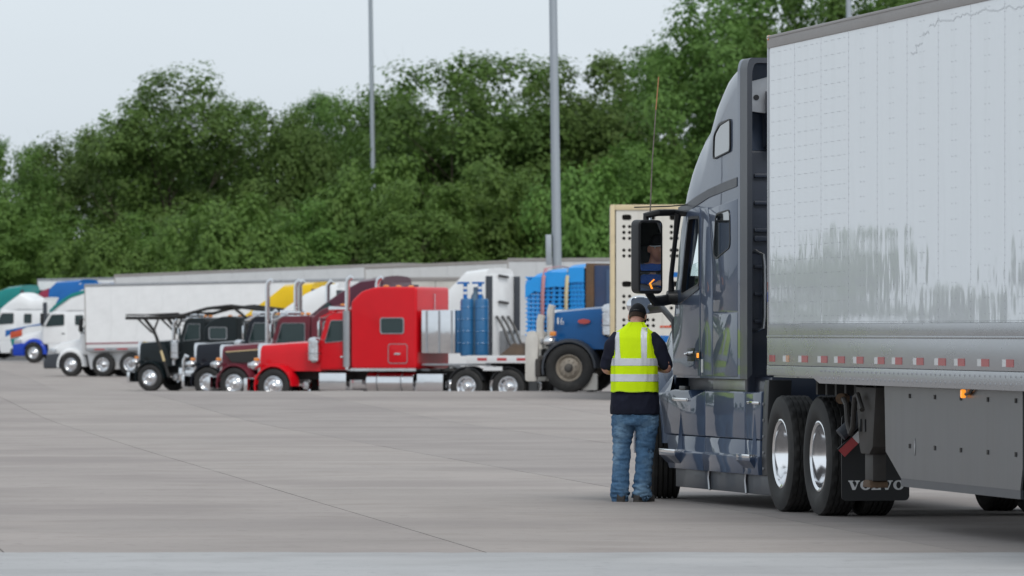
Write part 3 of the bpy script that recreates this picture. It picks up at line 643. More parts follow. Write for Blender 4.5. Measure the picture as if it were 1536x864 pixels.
# rivets: real little domes, too small to pick apart
rv = MB(); rr = random.Random(2)
def rivet(x, z, y, r=.0052, h=.0035):
    rv.add([(x+r*cos(k*PI/3), y, z+r*sin(k*PI/3)) for k in range(6)]+[(x, y+h, z)], [(k, (k+1) % 6, 6) for k in range(6)])
for a, b in zip(edges[:11], edges[1:12]):
    z = 1.66
    while z < 3.95:
        rivet(-a-.018, z, 1.304)
        z += .055
    if b-a < 1.3 and a > 3:
        k = 0; z = 1.68
        while z < 3.94:
            rivet(-lerp(a, b, .44)-.0, z, 1.304); rivet(-lerp(a, b, .56), z, 1.304); z += .118
    elif a <= 3.6:
        z = 1.68
        while z < 3.94:
            for t in (.16, .22, .40, .46, .64, .70, .86): rivet(-lerp(a, b, t), z, 1.304)
            z += .118
for i in range(190):
    x = -.05-.055*i; rivet(x, 1.628, 1.304, .005); 
    if i % 3 == 0: rivet(x, 1.56, 1.306, .005); rivet(x, 4.02, 1.312, .005)
for i in range(60):
    x = -2.45-.175*i; rivet(x, 1.225, 1.313, .014, .008); rivet(x-.01, 1.165, 1.313, .014, .008)
for i in range(10):
    x = -.06-.075*i; rivet(x, 1.235, 1.313, .008); rivet(x-.02, 1.205, 1.313, .008)
o = rv.build('rivets', M['rivet'], TL, fix=False); o['kind'] = 'stuff'
# a long wavy scuff across the upper panels
rw = random.Random(6); vs = []
for i, (x, z) in enumerate([(6.0, 3.69), (6.2, 3.74), (6.45, 3.82), (6.7, 3.87), (7.0, 3.895), (7.3, 3.88), (7.6, 3.885), (7.9, 3.90), (8.2, 3.89), (8.5, 3.90), (8.9, 3.885), (9.3, 3.89), (9.7, 3.87), (10.2, 3.88), (10.8, 3.87)]):
    for k in range(6):
        zz = z+rw.uniform(-.012, .012); xx = x+k*.05+rw.uniform(-.01, .01); vs += [(-xx, 1.3013, zz-.006), (-xx, 1.3013, zz+.006)]
MB().add(vs, [(2*i, 2*i+1, 2*i+3, 2*i+2) for i in range(len(vs)//2-1)]).build('scuff_mark', mat('scuff_grey', (.62, .64, .66), .3), TL)
# front corner flag sticker
st_ = MB().box(-.035, -.005, 1.309, 1.3105, 1.90, 1.97).build('sticker', M['redlens'], TL)
MB().box(-.035, -.005, 1.309, 1.3107, 1.80, 1.885).build('sticker', mat('blue_sticker', (.03, .06, .3), .4), TL)
# skirt
SK = [(-4.72, 1.13), (-9.42, 1.13), (-9.42, .56), (-9.34, .40), (-5.05, .40), (-4.45, .60), (-4.40, 1.13)]
MB().prism(SK, 'y', 1.165, 1.18).build('skirt_panel', M['skirt'], TL)
MB().prism([(-9.34, .40), (-5.05, .40), (-5.05, .335), (-9.34, .335)], 'y', 1.155, 1.178).build('skirt_strip', M['textend'], TL)
for x in (-5.4, -6.35, -7.3, -8.25, -9.2):
    for z in (1.05, .66): MB().box(x-.02, x+.02, 1.18, 1.188, z-.02, z+.014).build('skirt_clip', M['greysteel'], TL)
MB().prism([(-5.60, .72), (-5.575, .66), (-5.60, .585), (-5.625, .66)], 'y', 1.18, 1.184).build('skirt_badge', M['steel'], TL)
ml = MB().box(-7.53, -7.47, 1.19, 1.225, 1.05, 1.115).build('marker_lamp', M['amber'], TL, .012)
MB().tube([(-7.56, 1.20, 1.08), (-7.7, 1.20, 1.09), (-7.82, 1.20, 1.13)], .013, 6).build('lamp_bracket', M['black'], ml)
# landing gear
for s in (1, -1):
    Y = 1.05*s
    lg = MB().prism([(-3.02, 1.10), (-3.85, 1.10), (-3.72, .62), (-3.58, .56), (-3.24, .56), (-3.18, .62)], 'y', Y-.09, Y+.09).build('landing_gear', M['greysteel'], TL, .012)
    MB().box(-3.56, -3.24, Y-.055, Y+.055, .345, .58).build('inner_leg', M['greysteel'], lg, .01)
    MB().prism([(-3.56, .29), (-3.24, .29), (-3.26, .335), (-3.30, .35), (-3.50, .35), (-3.54, .335)], 'y', Y-.075, Y+.075).build('foot', M['rust'], lg, .008)
    MB().box(-3.46, -3.40, Y+.09*s-.01, Y+.09*s+.012, .74, .84).build('gusset', M['black'], lg)
    MB().box(-3.28, -3.22, Y+.09*s-.01, Y+.09*s+.012, .74, .84).build('gusset', M['black'], lg)
MB().tube([(-2.55, 1.16, 1.0), (-2.75, 1.18, .99), (-2.95, 1.2, .95), (-3.0, 1.2, .80), (-3.12, 1.2, .72), (-3.22, 1.2, .78), (-3.30, 1.2, 1.02), (-3.42, 1.2, 1.04), (-3.6, 1.2, .92)], .022, 8).build('crank_handle', M['greysteel'], TL)
MB().cyl((-2.52, 1.13, 1.0), (-2.66, 1.19, 1.0), .045, n=10).build('crank_grip', M['rust'], TL)
MB().box(-3.5, -3.3, -1.0, 1.0, .80, .86).build('cross_shaft', M['blackmatt'], TL, .01)
cm = MB()
for k in range(36): cm.box(-1.2-.41*k, -1.12-.41*k, -1.1, 1.1, 1.02, 1.16)
cm.build('crossmembers', M['blackmatt'], TL)['kind'] = 'stuff'
for u in (-12.4, -13.65):
    MB().cyl((u, -1, .5), (u, 1, .5), .07, n=10).build('axle', M['blackmatt'], TL)
    for s in (1, -1): wheel(TL, u, s*1.22, .5, 'near', 'dish', 'drive', s, dual=True)
for s in (1, -1): MB().box(-14.3, -11.6, s*.5-.05, s*.5+.05, .75, 1.04).build('slider_rail', M['blackmatt'], TL, .01)
# ------------------------------------------------------------------ people
M['skin'] = mat('skin', (.60, .31, .23), .5, 0, 0, .12, 12, bump=.0008, bscale=150)
M['skin2'] = mat('skin_shaded', (.45, .22, .16), .5, 0, 0, .12, 12)
M['navy'] = mat('navy_cotton', (.013, .015, .028), .9, 0, 0, .25, 10, bump=.002, bscale=60, spec=.2)
M['blueshirt'] = mat('blue_cotton', (.015, .09, .42), .85, 0, 0, .2, 10, spec=.2)
M['hivis'] = mat('hi_vis_yellow', (.62, .86, .0), .75, 0, 0, .06, 8, bump=.0015, bscale=90, spec=.25)
_b = M['hivis'].node_tree.nodes['Principled BSDF']
M['silver'] = mat('silver_band', (.62, .64, .68), .45, .15, 0, .1, 14)
M['binding'] = mat('yellow_binding', (.50, .72, .01), .7)
M['hair'] = mat('short_brown_hair', (.05, .03, .02), .8, 0, 0, .5, 60, bump=.003, bscale=160)
M['cap'] = mat('black_cap', (.012, .012, .014), .85, 0, 0, .3, 20, bump=.001)
M['capband'] = mat('grey_cap_strap', (.30, .29, .26), .6)
M['shoe'] = mat('dark_shoe', (.030, .026, .024), .6, 0, 0, .3, 15)
M['sole'] = mat('shoe_sole', (.05, .045, .04), .8)
M['paper'] = mat('paper', (.75, .77, .8), .7)
M['eye'] = mat('eye', (.7, .7, .68), .2)
def denim():
    m = mat('faded_denim', (.070, .145, .250), .9, 0, 0, .12, 30, bump=.0015, bscale=200, spec=.15)
    t = m.node_tree; b = t.nodes['Principled BSDF']; old = b.inputs['Base Color'].links[0].from_socket
    tc = t.nodes.new('ShaderNodeTexCoord')
    for sc_, lo, hi, col, amt, st in ((5, .48, .72, (.22, .34, .46), .85, (1, 1, .6)), (26, .52, .7, (.030, .07, .14), .6, (.7, .7, 1.5)), (60, .55, .7, (.15, .25, .36), .3, (1, 1, .3))):
        mp = t.nodes.new('ShaderNodeMapping'); mp.inputs['Scale'].default_value = st; t.links.new(tc.outputs['Object'], mp.inputs['Vector'])
        n = t.nodes.new('ShaderNodeTexNoise'); n.inputs['Scale'].default_value = sc_; n.inputs['Detail'].default_value = 4; t.links.new(mp.outputs[0], n.inputs['Vector'])
        r = t.nodes.new('ShaderNodeMapRange'); r.inputs['From Min'].default_value = lo; r.inputs['From Max'].default_value = hi; r.inputs['To Max'].default_value = amt; t.links.new(n.outputs['Fac'], r.inputs['Value'])
        x = t.nodes.new('ShaderNodeMix'); x.data_type = 'RGBA'; x.inputs['B'].default_value = (*col, 1); t.links.new(old, x.inputs['A']); t.links.new(r.outputs[0], x.inputs['Factor']); old = x.outputs['Result']
    t.links.new(old, b.inputs['Base Color']); return m
M['denim'] = denim()
def ring(cx, cy, z, rx, ry, n=40, p=2.5, tw=0):
    out = []
    for k in range(n):
        t = 2*PI*k/n; c, s = cos(t), sin(t)
        x = rx*math.copysign(abs(c)**(2/p), c); y = ry*math.copysign(abs(s)**(2/p), s)
        out.append((cx+x*cos(tw)-y*sin(tw), cy+x*sin(tw)+y*cos(tw), z))
    return out
def chain(m, pts, rs, n=14):
    """smooth limb with rounded ends (Catmull through the joints)"""
    P = [Vector(p) for p in pts]; out = []; ro = []
    for i in range(len(P)-1):
        p0 = P[max(i-1, 0)]; p1 = P[i]; p2 = P[i+1]; p3 = P[min(i+2, len(P)-1)]
        for k in range(6):
            t = k/6; a = 2*p1+(p2-p0)*t+(2*p0-5*p1+4*p2-p3)*t*t+(3*p1-p0-3*p2+p3)*t**3
            out.append(a*.5); ro.append(lerp(rs[i], rs[i+1], t))
    out.append(P[-1]); ro.append(rs[-1])
    d0 = (out[0]-out[1]).normalized(); d1 = (out[-1]-out[-2]).normalized()
    out = [out[0]+d0*ro[0]*.85, out[0]+d0*ro[0]*.5]+out+[out[-1]+d1*ro[-1]*.5, out[-1]+d1*ro[-1]*.85]
    ro = [ro[0]*.4, ro[0]*.85]+ro+[ro[-1]*.85, ro[-1]*.4]
    return m.tube(out, ro, n)
def head_mb(c, tilt, yaw, s=1.0, roll=0):
    """head with brow, eye sockets, nose, lips, chin and ears; +y is the face"""
    m = MB(); n, k = 44, 34
    rings = []
    for j in range(k+1):
        ph = PI*j/k; z = -cos(ph); rr = max(sin(ph), .03); r_ = []
        for i in range(n):
            t = 2*PI*i/n; x, y = rr*cos(t), rr*sin(t)
            X = x*.076; Y = y*.097; Z = z*.118
            if z < 0: X *= 1+.18*z; Y *= 1+.10*z if y > 0 else 1+.35*z
            if y > 0:
                g = lambda cx, cz, sx, sz: math.exp(-((X-cx)/sx)**2-((Z-cz)/sz)**2)
                Y += .026*g(0, -.012, .011, .020)*(1 if Z < .03 else .6)+.012*g(0, .02, .010, .03)
                Y += .007*g(0, .040, .05, .012)
                Y -= .012*(g(.031, .020, .014, .012)+g(-.031, .020, .014, .012))
                Y += .008*g(0, -.052, .022, .008)-.004*g(0, -.060, .02, .004)+.007*g(0, -.068, .02, .008)
                Y += .012*g(0, -.100, .025, .016)
            r_.append((X, Y, Z))
        rings.append(r_)
    m.loft(rings)
    for sx in (1, -1):
        e = MB().lathe_scaled((sx*.083, -.008, -.008), .013, .020, .033, 12, 8); m.add(e.v, e.f)
    Mx = Matrix.Translation(c) @ Matrix.Rotation(yaw, 4, 'Z') @ Matrix.Rotation(-tilt, 4, 'X') @ Matrix.Rotation(roll, 4, 'Y') @ Matrix.Scale(s, 4)
    return m.xf(Mx), Mx
def hand_mb(m, wrist, d, palm_n, side, curl=.6, L=.185):
    """palm, five fingers with knuckle bends, thumb from the side of the palm"""
    w = Vector(wrist); d = Vector(d).normalized(); nn = Vector(palm_n); nn = (nn-d*nn.dot(d)).normalized(); sd = d.cross(nn).normalized()*side
    pl = [w+d*t*L for t in (0, .15, .32, .47)]
    m.tube(pl, [(.021, .027), (.018, .036), (.016, .042), (.014, .040)], 12) if False else None
    rings = []
    for t, a, b in ((0, .028, .020), (.18, .036, .019), (.34, .041, .016), (.48, .040, .012)):
        c = w+d*t*L; rings.append([c+sd*(a*cos(2*PI*k/14))+nn*(b*sin(2*PI*k/14)) for k in range(14)])
    m.loft([[tuple(p) for p in r] for r in rings])
    for i, (o, ln) in enumerate(((.030, .072), (.010, .080), (-.010, .075), (-.029, .058))):
        p = w+d*L*.46+sd*o; dd = d.copy(); pts = [p-d*.02]; a = 0
        pts.append(p)
        for q in (.45, .32, .23):
            a += curl*(.75+.1*i); v = d*cos(a)+nn*sin(a); p = p+v*ln*q; pts.append(p)
        m.tube(pts, [.0095, .0095, .009, .0085, .0065], 8)
    p = w+d*L*.12+sd*.026; v1 = (d*.6+sd*.75+nn*.35).normalized(); v2 = (d*.85+sd*.2+nn*.5).normalized()
    m.tube([p-v1*.015, p+v1*.03, p+v1*.048+v2*.012, p+v1*.05+v2*.04], [.013, .0125, .011, .008], 8)
def wrinkle(me, amp, fr, seed=0, ridged=True, zmask=None):
    for v in me.vertices:
        p = Vector((v.co.x*fr[0]+seed, v.co.y*fr[1], v.co.z*fr[2]))
        q = noise.noise(p)+.5*noise.noise(p*2.1)
        if ridged: q = .45-abs(q)*1.6
        v.co += v.normal*amp*q*(zmask(v.co) if zmask else 1)
    me.update(); return me

# ---- the man with the vest
PM = thing('person', 'man in yellow hi-vis vest and faded jeans, back turned, beside the tractor', 'person', (1.116, 63.65, 0), rad(-7))
b = MB()
for z_, cx, cy, rx, ry in (): pass
b.loft([ring(0, .0, z, rx, ry, 28) for z, rx, ry in ((.80, .15, .10), (.88, .185, .125), (1.0, .185, .14), (1.15, .18, .14), (1.3, .185, .125), (1.42, .19, .11), (1.52, .165, .085), (1.575, .09, .065))])
chain(b, [(.005, -.01, 1.53), (.01, .02, 1.60), (.015, .05, 1.67)], [.070, .060, .058])
hd_, HM = head_mb((.018, .075, 1.686), rad(24), rad(-6), .94); b.add(hd_.v, hd_.f)
AR = [[(.155, -.01, 1.47), (.235, -.03, 1.36), (.300, -.01, 1.222), (.21, .17, 1.215), (.135, .285, 1.24)], [(-.155, -.01, 1.47), (-.222, -.02, 1.36), (-.262, .0, 1.215), (-.19, .17, 1.19), (-.11, .28, 1.19)]]
for A in AR: chain(b, A, [.050, .048, .043, .038, .028])
hand_mb(b, AR[0][-1], (-.45, .85, .1), (-.6, -.3, -.8), 1, .55); hand_mb(b, AR[1][-1], (.55, .8, .05), (.2, .1, .98), 1, .35)
LG = [[(.10, .0, .86), (.108, .01, .67), (.092, .015, .47), (.082, -.02, .28), (.064, -.03, .09)], [(-.095, 0, .86), (-.106, .01, .67), (-.120, .012, .47), (-.124, -.02, .28), (-.128, -.03, .09)]]
for A in LG: chain(b, A, [.092, .078, .056, .052, .04])
body = remeshed(b.mesh('body', None), .008, 2); body.materials.append(M['skin']); link('body', body, PM)
# shirt: torso and sleeves as one cloth
s = MB()
TOR = [(.795, .222, .158), (.84, .224, .165), (.92, .222, .17), (1.02, .208, .168), (1.15, .203, .165), (1.28, .202, .155), (1.40, .206, .140), (1.48, .200, .120), (1.54, .150, .098), (1.575, .085, .075)]
s.loft([ring(0, .008, z, rx, ry, 40) for z, rx, ry in TOR])
chain(s, [(.16, -.01, 1.48), (.215, -.02, 1.41), (.245, -.03, 1.34), (.290, -.015, 1.245)], [.072, .074, .067, .062], 18)
chain(s, [(-.16, -.01, 1.48), (-.205, -.018, 1.41), (-.228, -.022, 1.34), (-.256, -.008, 1.245)], [.072, .073, .066, .060], 18)
sh = remeshed(s.mesh('shirt', None), .009, 3); wrinkle(sh, .010, (9, 9, 5), 3); sh.materials.append(M['navy']); link('shirt', sh, PM)
# jeans
j = MB()
j.loft([ring(0, .0, z, rx, ry, 36) for z, rx, ry in ((.70, .165, .125), (.77, .192, .140), (.82, .188, .132), (.93, .18, .125))])
for A, sx in ((LG[0], 1), (LG[1], -1)):
    chain(j, [(A[0][0]-.004*sx, 0, .80), (A[1][0], .005, .68), (A[2][0], .012, .48), (A[3][0], -.015, .28), (A[4][0]+.002*sx, -.022, .11), (A[4][0]+.003*sx, -.02, .062)], [.116, .105, .080, .077, .080, .086], 22)
for A in LG: j.loft([ring(A[4][0], -.028, z, .080, .088, 26, 2.2) for z in (.035, .07, .11, .16)])
jm = remeshed(j.mesh('jeans', None), .008, 4)
wrinkle(jm, .026, (4.5, 4.5, 13), 1, True, lambda p: .35+.65*max(0, 1-abs(p.z-.46)/.12)+.9*max(0, 1-(p.z-.04)/.22)+.6*max(0, 1-abs(p.z-.78)/.12))
wrinkle(jm, .005, (12, 12, 20), 5, True)
jm.materials.append(M['denim']); jo = link('jeans', jm, PM)
from mathutils.bvhtree import BVHTree
bv = BVHTree.FromPolygons([v.co[:] for v in jm.vertices], [p.vertices[:] for p in jm.polygons])
for sx in (1, -1):
    m = MB(); K = 6; vs = []
    for off in (.004, -.004):
        for i in range(K+1):
            for k in range(K+1):
                x = sx*(.035+.115*k/K); z = .83-(.135+.018*(1-abs(2*k/K-1)))*i/K
                h = bv.ray_cast(Vector((x, -1, z)), Vector((0, 1, 0)))[0]; vs.append((x, (h.y if h else -.14)-off, z))
    w = K+1; fs = [(i*w+k, i*w+k+1, (i+1)*w+k+1, (i+1)*w+k) for i in range(K) for k in range(K)]
    H0 = w*w; bd_ = [k for k in range(w)]+[i*w+K for i in range(1, w)]+[K*w+k for k in range(K-1, -1, -1)]+[i*w for i in range(K-1, 0, -1)]
    fs += [(bd_[q], bd_[(q+1) % len(bd_)], H0+bd_[(q+1) % len(bd_)], H0+bd_[q]) for q in range(len(bd_))]
    m.add(vs, fs).build('pocket', M['denim'], jo)
# vest shell
VT = [(1.005, .216, .184), (1.08, .213, .182), (1.16, .211, .178), (1.26, .210, .170), (1.36, .213, .158), (1.43, .212, .146), (1.49, .208, .132), (1.535, .182, .116), (1.575, .125, .098), (1.615, .082, .078), (1.635, .070, .070)]
def vprof(z): return interp(z, [(a, r) for a, r, q in VT]), interp(z, [(a, q) for a, r, q in VT])
def vpt(t, z, off=0):
    rx, ry = vprof(z); p = 2.7; c, s_ = cos(t), sin(t)
    rx += off; ry += off
    if 1.30 < z < 1.54: rx -= .016*sin(PI*(z-1.30)/.24)         # arm holes
    f = .011*noise.noise(Vector((t*2.6, z*3.0, 1)))+.007*noise.noise(Vector((t*7, z*5+t, 4)))+.010*max(0, (1.15-z)/.15)*noise.noise(Vector((t*3, 2, 0)))
    return ((rx+f)*math.copysign(abs(c)**(2/p), c)+(.012 if z > 1.55 else 0)*((z-1.55)/.08), .008+(ry+f)*math.copysign(abs(s_)**(2/p), s_)+(.02*(z-1.5)/.13 if z > 1.5 else 0), z+.010*noise.noise(Vector((t*2, 7, 0)))*(1 if z < 1.03 else 0))
N = 72; zs = [1.005+.63*k/48 for k in range(49)]
def vpatch(name, mt, par, t0, t1, zlo, zhi, off, nt_=24, nz=6, tt=None):
    m = MB(); vs = []
    for o_ in (off, -.002):
        for k in range(nz+1):
            z = lerp(zlo, zhi, k/nz)
            for i in range(nt_+1):
                a, b2 = tt(z) if tt else (t0, t1)
                vs.append(vpt(lerp(a, b2, i/nt_), z, o_))
    w = nt_+1; h = (nz+1)*w; fs = []
    for k in range(nz):
        for i in range(nt_):
            q = k*w+i; fs += [(q, q+1, q+w+1, q+w), (h+q, h+q+w, h+q+w+1, h+q+1)]
    for i in range(nt_): fs += [(i, i+1, h+i+1, h+i), (nz*w+i, nz*w+i+1, h+nz*w+i+1, h+nz*w+i)]
    for k in range(nz): fs += [(k*w, (k+1)*w, h+(k+1)*w, h+k*w), (k*w+nt_, (k+1)*w+nt_, h+(k+1)*w+nt_, h+k*w+nt_)]
    return m.add(vs, fs).build(name, mt, par, ang=60)
vest = MB(); rg = [[vpt(2*PI*i/N, z) for i in range(N)] for z in zs]; rg2 = [[vpt(2*PI*i/N, z, -.006) for i in range(N)] for z in zs[::-1]]
vest = MB().loft(rg+rg2+[rg[0]], True, False).build('vest', M['hivis'], PM, ang=60)
TA = lambda x0, x1: (PI+math.acos(max(-1, min(1, -x0))), PI+math.acos(max(-1, min(1, -x1))))
for zc in (1.272, 1.128):
    vpatch('reflective_band', M['silver'], vest, PI-.0, 2*PI+.0, zc-.033, zc+.033, .003, 48, 4)
def strap(xt, xb, wd):
    def tt(z):
        x = lerp(xb, xt, (z-1.30)/.27); rx = vprof(z)[0]-(.016*sin(PI*(z-1.30)/.24) if z < 1.54 else 0); p = 2.7
        def ang_(xx):
            u = max(-.999, min(.999, xx/rx)); cth = math.copysign(abs(u)**(p/2), u); return 2*PI-math.acos(cth)
        return ang_(x-wd/2), ang_(x+wd/2)
    return tt
vpatch('reflective_strap', M['silver'], vest, 0, 0, 1.30, 1.545, .003, 6, 20, strap(-.155, -.138, .05))
vpatch('reflective_strap', M['silver'], vest, 0, 0, 1.30, 1.585, .003, 6, 20, strap(.092, .100, .05))
vpatch('binding', M['binding'], vest, PI, 2*PI, 1.0, 1.012, .003, 48, 2)
# shoes
for A, sx, yaw in ((LG[0], 1, -.42), (LG[1], -1, .18)):
    m = MB(); m.loft([[(x, y, z) for x, z in rrect(-w_, w_, 0.0, h_, min(w_, h_)*.45, 4)] for y, w_, h_ in ((-.112, .028, .045), (-.10, .038, .065), (-.04, .042, .085), (.03, .046, .085), (.10, .052, .065), (.155, .046, .05), (.185, .02, .032))])
    m.xf(Matrix.Translation((A[4][0]+.004*sx, -.005, .012)) @ Matrix.Rotation(yaw, 4, 'Z')); so_ = m.build('shoe', M['shoe'], PM, ang=50)
    m = MB(); m.prism(rpoly([(-.036, -.118), (.036, -.118), (.05, .08), (.03, .19), (-.03, .19), (-.052, .08)], .03), 'z', 0, .018)
    m.xf(Matrix.Translation((A[4][0]+.004*sx, -.005, .0)) @ Matrix.Rotation(yaw, 4, 'Z')); m.build('sole', M['sole'], so_)
# hair and cap follow the head
def shell(HMx, zlo, zhi, f, name, mt, par, t0=0, t1=2*PI, back=None, n=32, k=10):
    m = MB(); rings = []
    for j_ in range(k+1):
        ph = lerp(math.acos(-max(-1, min(1, zlo/.118))), math.acos(-min(1, zhi/.118)), j_/k); z = -cos(ph); r = sin(ph)
        rings.append([(r*cos(t)*.076*f[0]*(1+.10*min(z, 0)), r*sin(t)*.097*f[1]*(1+(.2 if sin(t) < 0 else .1)*min(z, 0)), z*.118*f[2]+(back(t) if back else 0)*(1-j_/k)) for t in [lerp(t0, t1, i/n) for i in range(n+1)]])
    m.loft(rings, closed=False, caps=False).xf(HMx)
    o = m.build(name, mt, par, ang=60); s_ = o.modifiers.new('s', 'SOLIDIFY'); s_.thickness = .004; s_.offset = 1; return o
shell(HM, -.036, .05, (1.035, 1.045, 1.0), 'hair', M['hair'], PM, PI+.08, 2*PI-.08)
cap = shell(HM, .006, .118, (1.09, 1.09, 1.10), 'cap', M['cap'], PM)
MB().add([(x, y, z) for x, y, z in [(.083*cos(t)*1.0, .106*sin(t), zz) for zz in (.006, .022) for t in [PI+.25+(PI-.5)*k/16 for k in range(17)]]], [(k, k+1, 17+k+1, 17+k) for k in range(16)]).xf(HM @ Matrix.Translation((0, -.002, .004))).build('cap_strap', M['capband'], cap)
m = MB(); vs = []
for k in range(13):
    t = lerp(.25, PI-.25, k/12)
    for r, dz in ((.092, .018), (.175, -.004)): vs.append((.078*cos(t), .02+(r if r > .1 else .08)*sin(t)*.98, dz+.012*(1-abs(cos(t)))))
m.add(vs, [(2*k, 2*k+1, 2*k+3, 2*k+2) for k in range(12)]).xf(HM); br = m.build('cap_brim', M['cap'], cap); q = br.modifiers.new('s', 'SOLIDIFY'); q.thickness = .004
# paper pad in his hands
cb = MB().box(-.12, .15, -.10, .12, -.004, .0).mesh('clipboard', M['shoe']); cbo = link('clipboard', cb); Rm = Matrix.Translation((1.116+.17, 63.65+.36, 1.245)) @ Matrix.Rotation(rad(-12), 4, 'Z') @ Matrix.Rotation(rad(24), 4, 'X'); cbo.matrix_world = Rm
tag(cbo, 'clipboard with a white sheet held in front of the man in the vest', 'clipboard')
MB().box(-.11, .175, -.09, .13, .001, .003).build('sheet', M['paper'], cbo)

# ---- the driver, seen in the mirror: placed in tractor axes (+x forward, +y left)
D0 = Matrix.Translation(TR.location) @ Matrix.Rotation(PI/2+TH, 4, 'Z')
dl = Vector((4.28, .72, 0)); DM = D0 @ Matrix.Translation((4.28, .74, 1.01)) @ Matrix.Rotation(rad(-90+32), 4, 'Z')
DR = thing('person', 'driver in blue t-shirt and black cap inside the grey-blue tractor', 'person')
DR.matrix_world = DM
b = MB()
b.loft([ring(0, .0, z, rx, ry, 24) for z, rx, ry in ((.60, .17, .12), (.72, .18, .14), (.9, .18, .14), (1.02, .185, .12), (1.12, .16, .09), (1.17, .085, .07))])
chain(b, [(0, .01, 1.13), (0, .04, 1.20), (0, .06, 1.26)], [.068, .058, .056])
hd_, HD = head_mb((0, .085, 1.30), rad(6), rad(18)); b.add(hd_.v, hd_.f)
for sx in (1, -1):
    A = [(sx*.185, 0, 1.10), (sx*.25, .06, .95), (sx*.26, .18, .86), (sx*.2, .34, .92), (sx*.15, .42, .95)]
    chain(b, A, [.062, .054, .047, .04, .029]); hand_mb(b, A[-1], (-.2*sx, .9, .2), (-.8*sx, 0, -.4), sx, .6)
    chain(b, [(sx*.1, .02, .62), (sx*.13, .3, .64), (sx*.13, .46, .58), (sx*.12, .5, .30)], [.09, .075, .06, .045])
bd = remeshed(b.mesh('body', None), .009, 2); bd.materials.append(M['skin']); link('body', bd, DR)
s = MB(); s.loft([ring(0, .005, z, rx, ry, 30) for z, rx, ry in ((.60, .19, .15), (.72, .2, .16), (.9, .2, .155), (1.02, .2, .135), (1.12, .17, .105), (1.165, .09, .08))])
for sx in (1, -1): chain(s, [(sx*.17, 0, 1.10), (sx*.225, .03, 1.02), (sx*.25, .08, .93)], [.078, .08, .072])
sm = remeshed(s.mesh('shirt', None), .011, 3); wrinkle(sm, .006, (9, 9, 6), 8); sm.materials.append(M['blueshirt']); link('shirt', sm, DR)
tr_ = MB()
for sx in (1, -1): chain(tr_, [(sx*.1, .02, .64), (sx*.13, .3, .65), (sx*.13, .46, .58), (sx*.12, .5, .32)], [.11, .09, .075, .07])
tr_.loft([ring(0, 0, z, .19, .15, 24) for z in (.55, .7)])
tm = remeshed(tr_.mesh('trousers', None), .014, 2); tm.materials.append(M['navy']); link('trousers', tm, DR)
shell(HD, -.03, .05, (1.03, 1.04, 1.0), 'hair', M['hair'], DR, PI+.05, 2*PI-.05)
cap = shell(HD, .03, .118, (1.10, 1.10, 1.12), 'cap', M['cap'], DR)
m = MB(); vs = []
for k in range(13):
    t = lerp(.2, PI-.2, k/12)
    for r, dz in ((.092, .045), (.178, .030)): vs.append((.078*cos(t), .02+(r if r > .1 else .08)*sin(t)*.98, dz+.012*(1-abs(cos(t)))))
m.add(vs, [(2*k, 2*k+1, 2*k+3, 2*k+2) for k in range(12)]).xf(HD); br = m.build('cap_brim', M['cap'], cap); q = br.modifiers.new('s', 'SOLIDIFY'); q.thickness = .004
MB().tube([(.080*cos(lerp(.2, PI-.2, k/12)), .02+.178*sin(lerp(.2, PI-.2, k/12))*.98, .032+.012*(1-abs(cos(lerp(.2, PI-.2, k/12))))) for k in range(13)], .004, 5).xf(HD).build('brim_piping', M['paper'], cap)
for sx in (1, -1): MB().lathe_scaled((sx*.031, .078, .018), .011, .011, .010, 12, 8).xf(HD).build('eye', M['eye'], DR)
# ------------------------------------------------------------------ parked trucks behind
def paint(name, col, rough=.3): return mat(name, col, rough, 0, .22, .05, 2, bump=.002, bscale=1.5, coat_r=.05, spec=.25, dirt=(col[0]*.7, col[1]*.7, col[2]*.7, .3))
P_ = dict(red=paint('red_paint', (.60, .004, .012)), maroon=paint('maroon_paint', (.13, .018, .03)), graphite=paint('graphite_paint', (.03, .03, .03)), black=paint('black_green_paint', (.004, .009, .011)),
  navy=paint('navy_black_paint', (.005, .007, .014)), blue=paint('royal_blue_paint', (.003, .085, .265)), white=paint('white_paint', (.80, .81, .82)), purple=paint('plum_paint', (.075, .014, .03)),
  yellow=paint('yellow_paint', (.80, .52, .005)), teal=paint('teal_paint', (.01, .22, .21)), cobalt=paint('cobalt_paint', (.01, .05, .42)), stripe_blue=paint('stripe_blue', (.01, .13, .42)), stripe_red=paint('stripe_plum', (.30, .03, .07)), orange=paint('orange_red', (.55, .09, .04)),
  greyp=paint('pale_grey_paint', (.58, .59, .60)), cream=paint('cream_paint', (.62, .50, .28)))
YAW = PI-rad(23)
def place(px, s, yaw=YAW, dz=0, off=1.1):
    """ground point whose near side wheel stands at that column, s photo pixels per metre"""
    Y = FPX/s; X = (px-768)/s
    n = Vector((-sin(yaw), cos(yaw)))
    x, y = X-n.x*off, Y-n.y*off
    return (x, y, gz(y, x)+dz)
def arch(t, mt, r0=.60, y0=.72, y1=1.20, x=0, z=.5, a0=-10, a1=178, name='fender', th=.05):
    return fender(y0, y1, (x, z), r0, a0, a1, mt, t, th, name, 14)
def tandem(t, xs, z=.51, near_only=False):
    for x in xs:
        for s in ((1,) if near_only else (1, -1)): wheel(t, x, s*1.22, z, 'far', 'dishfar', 'dfar', s, dual=True)
def win(name, poly, y0, y1, t, fr=None, glassm='darkglass', fw=.03):
    o = MB().prism(poly, 'y', y0, y1).build(name, M[glassm], t)
    if fr: frame_of(poly, y0, y1+.015, fw, 'window_frame', fr, o)
    return o
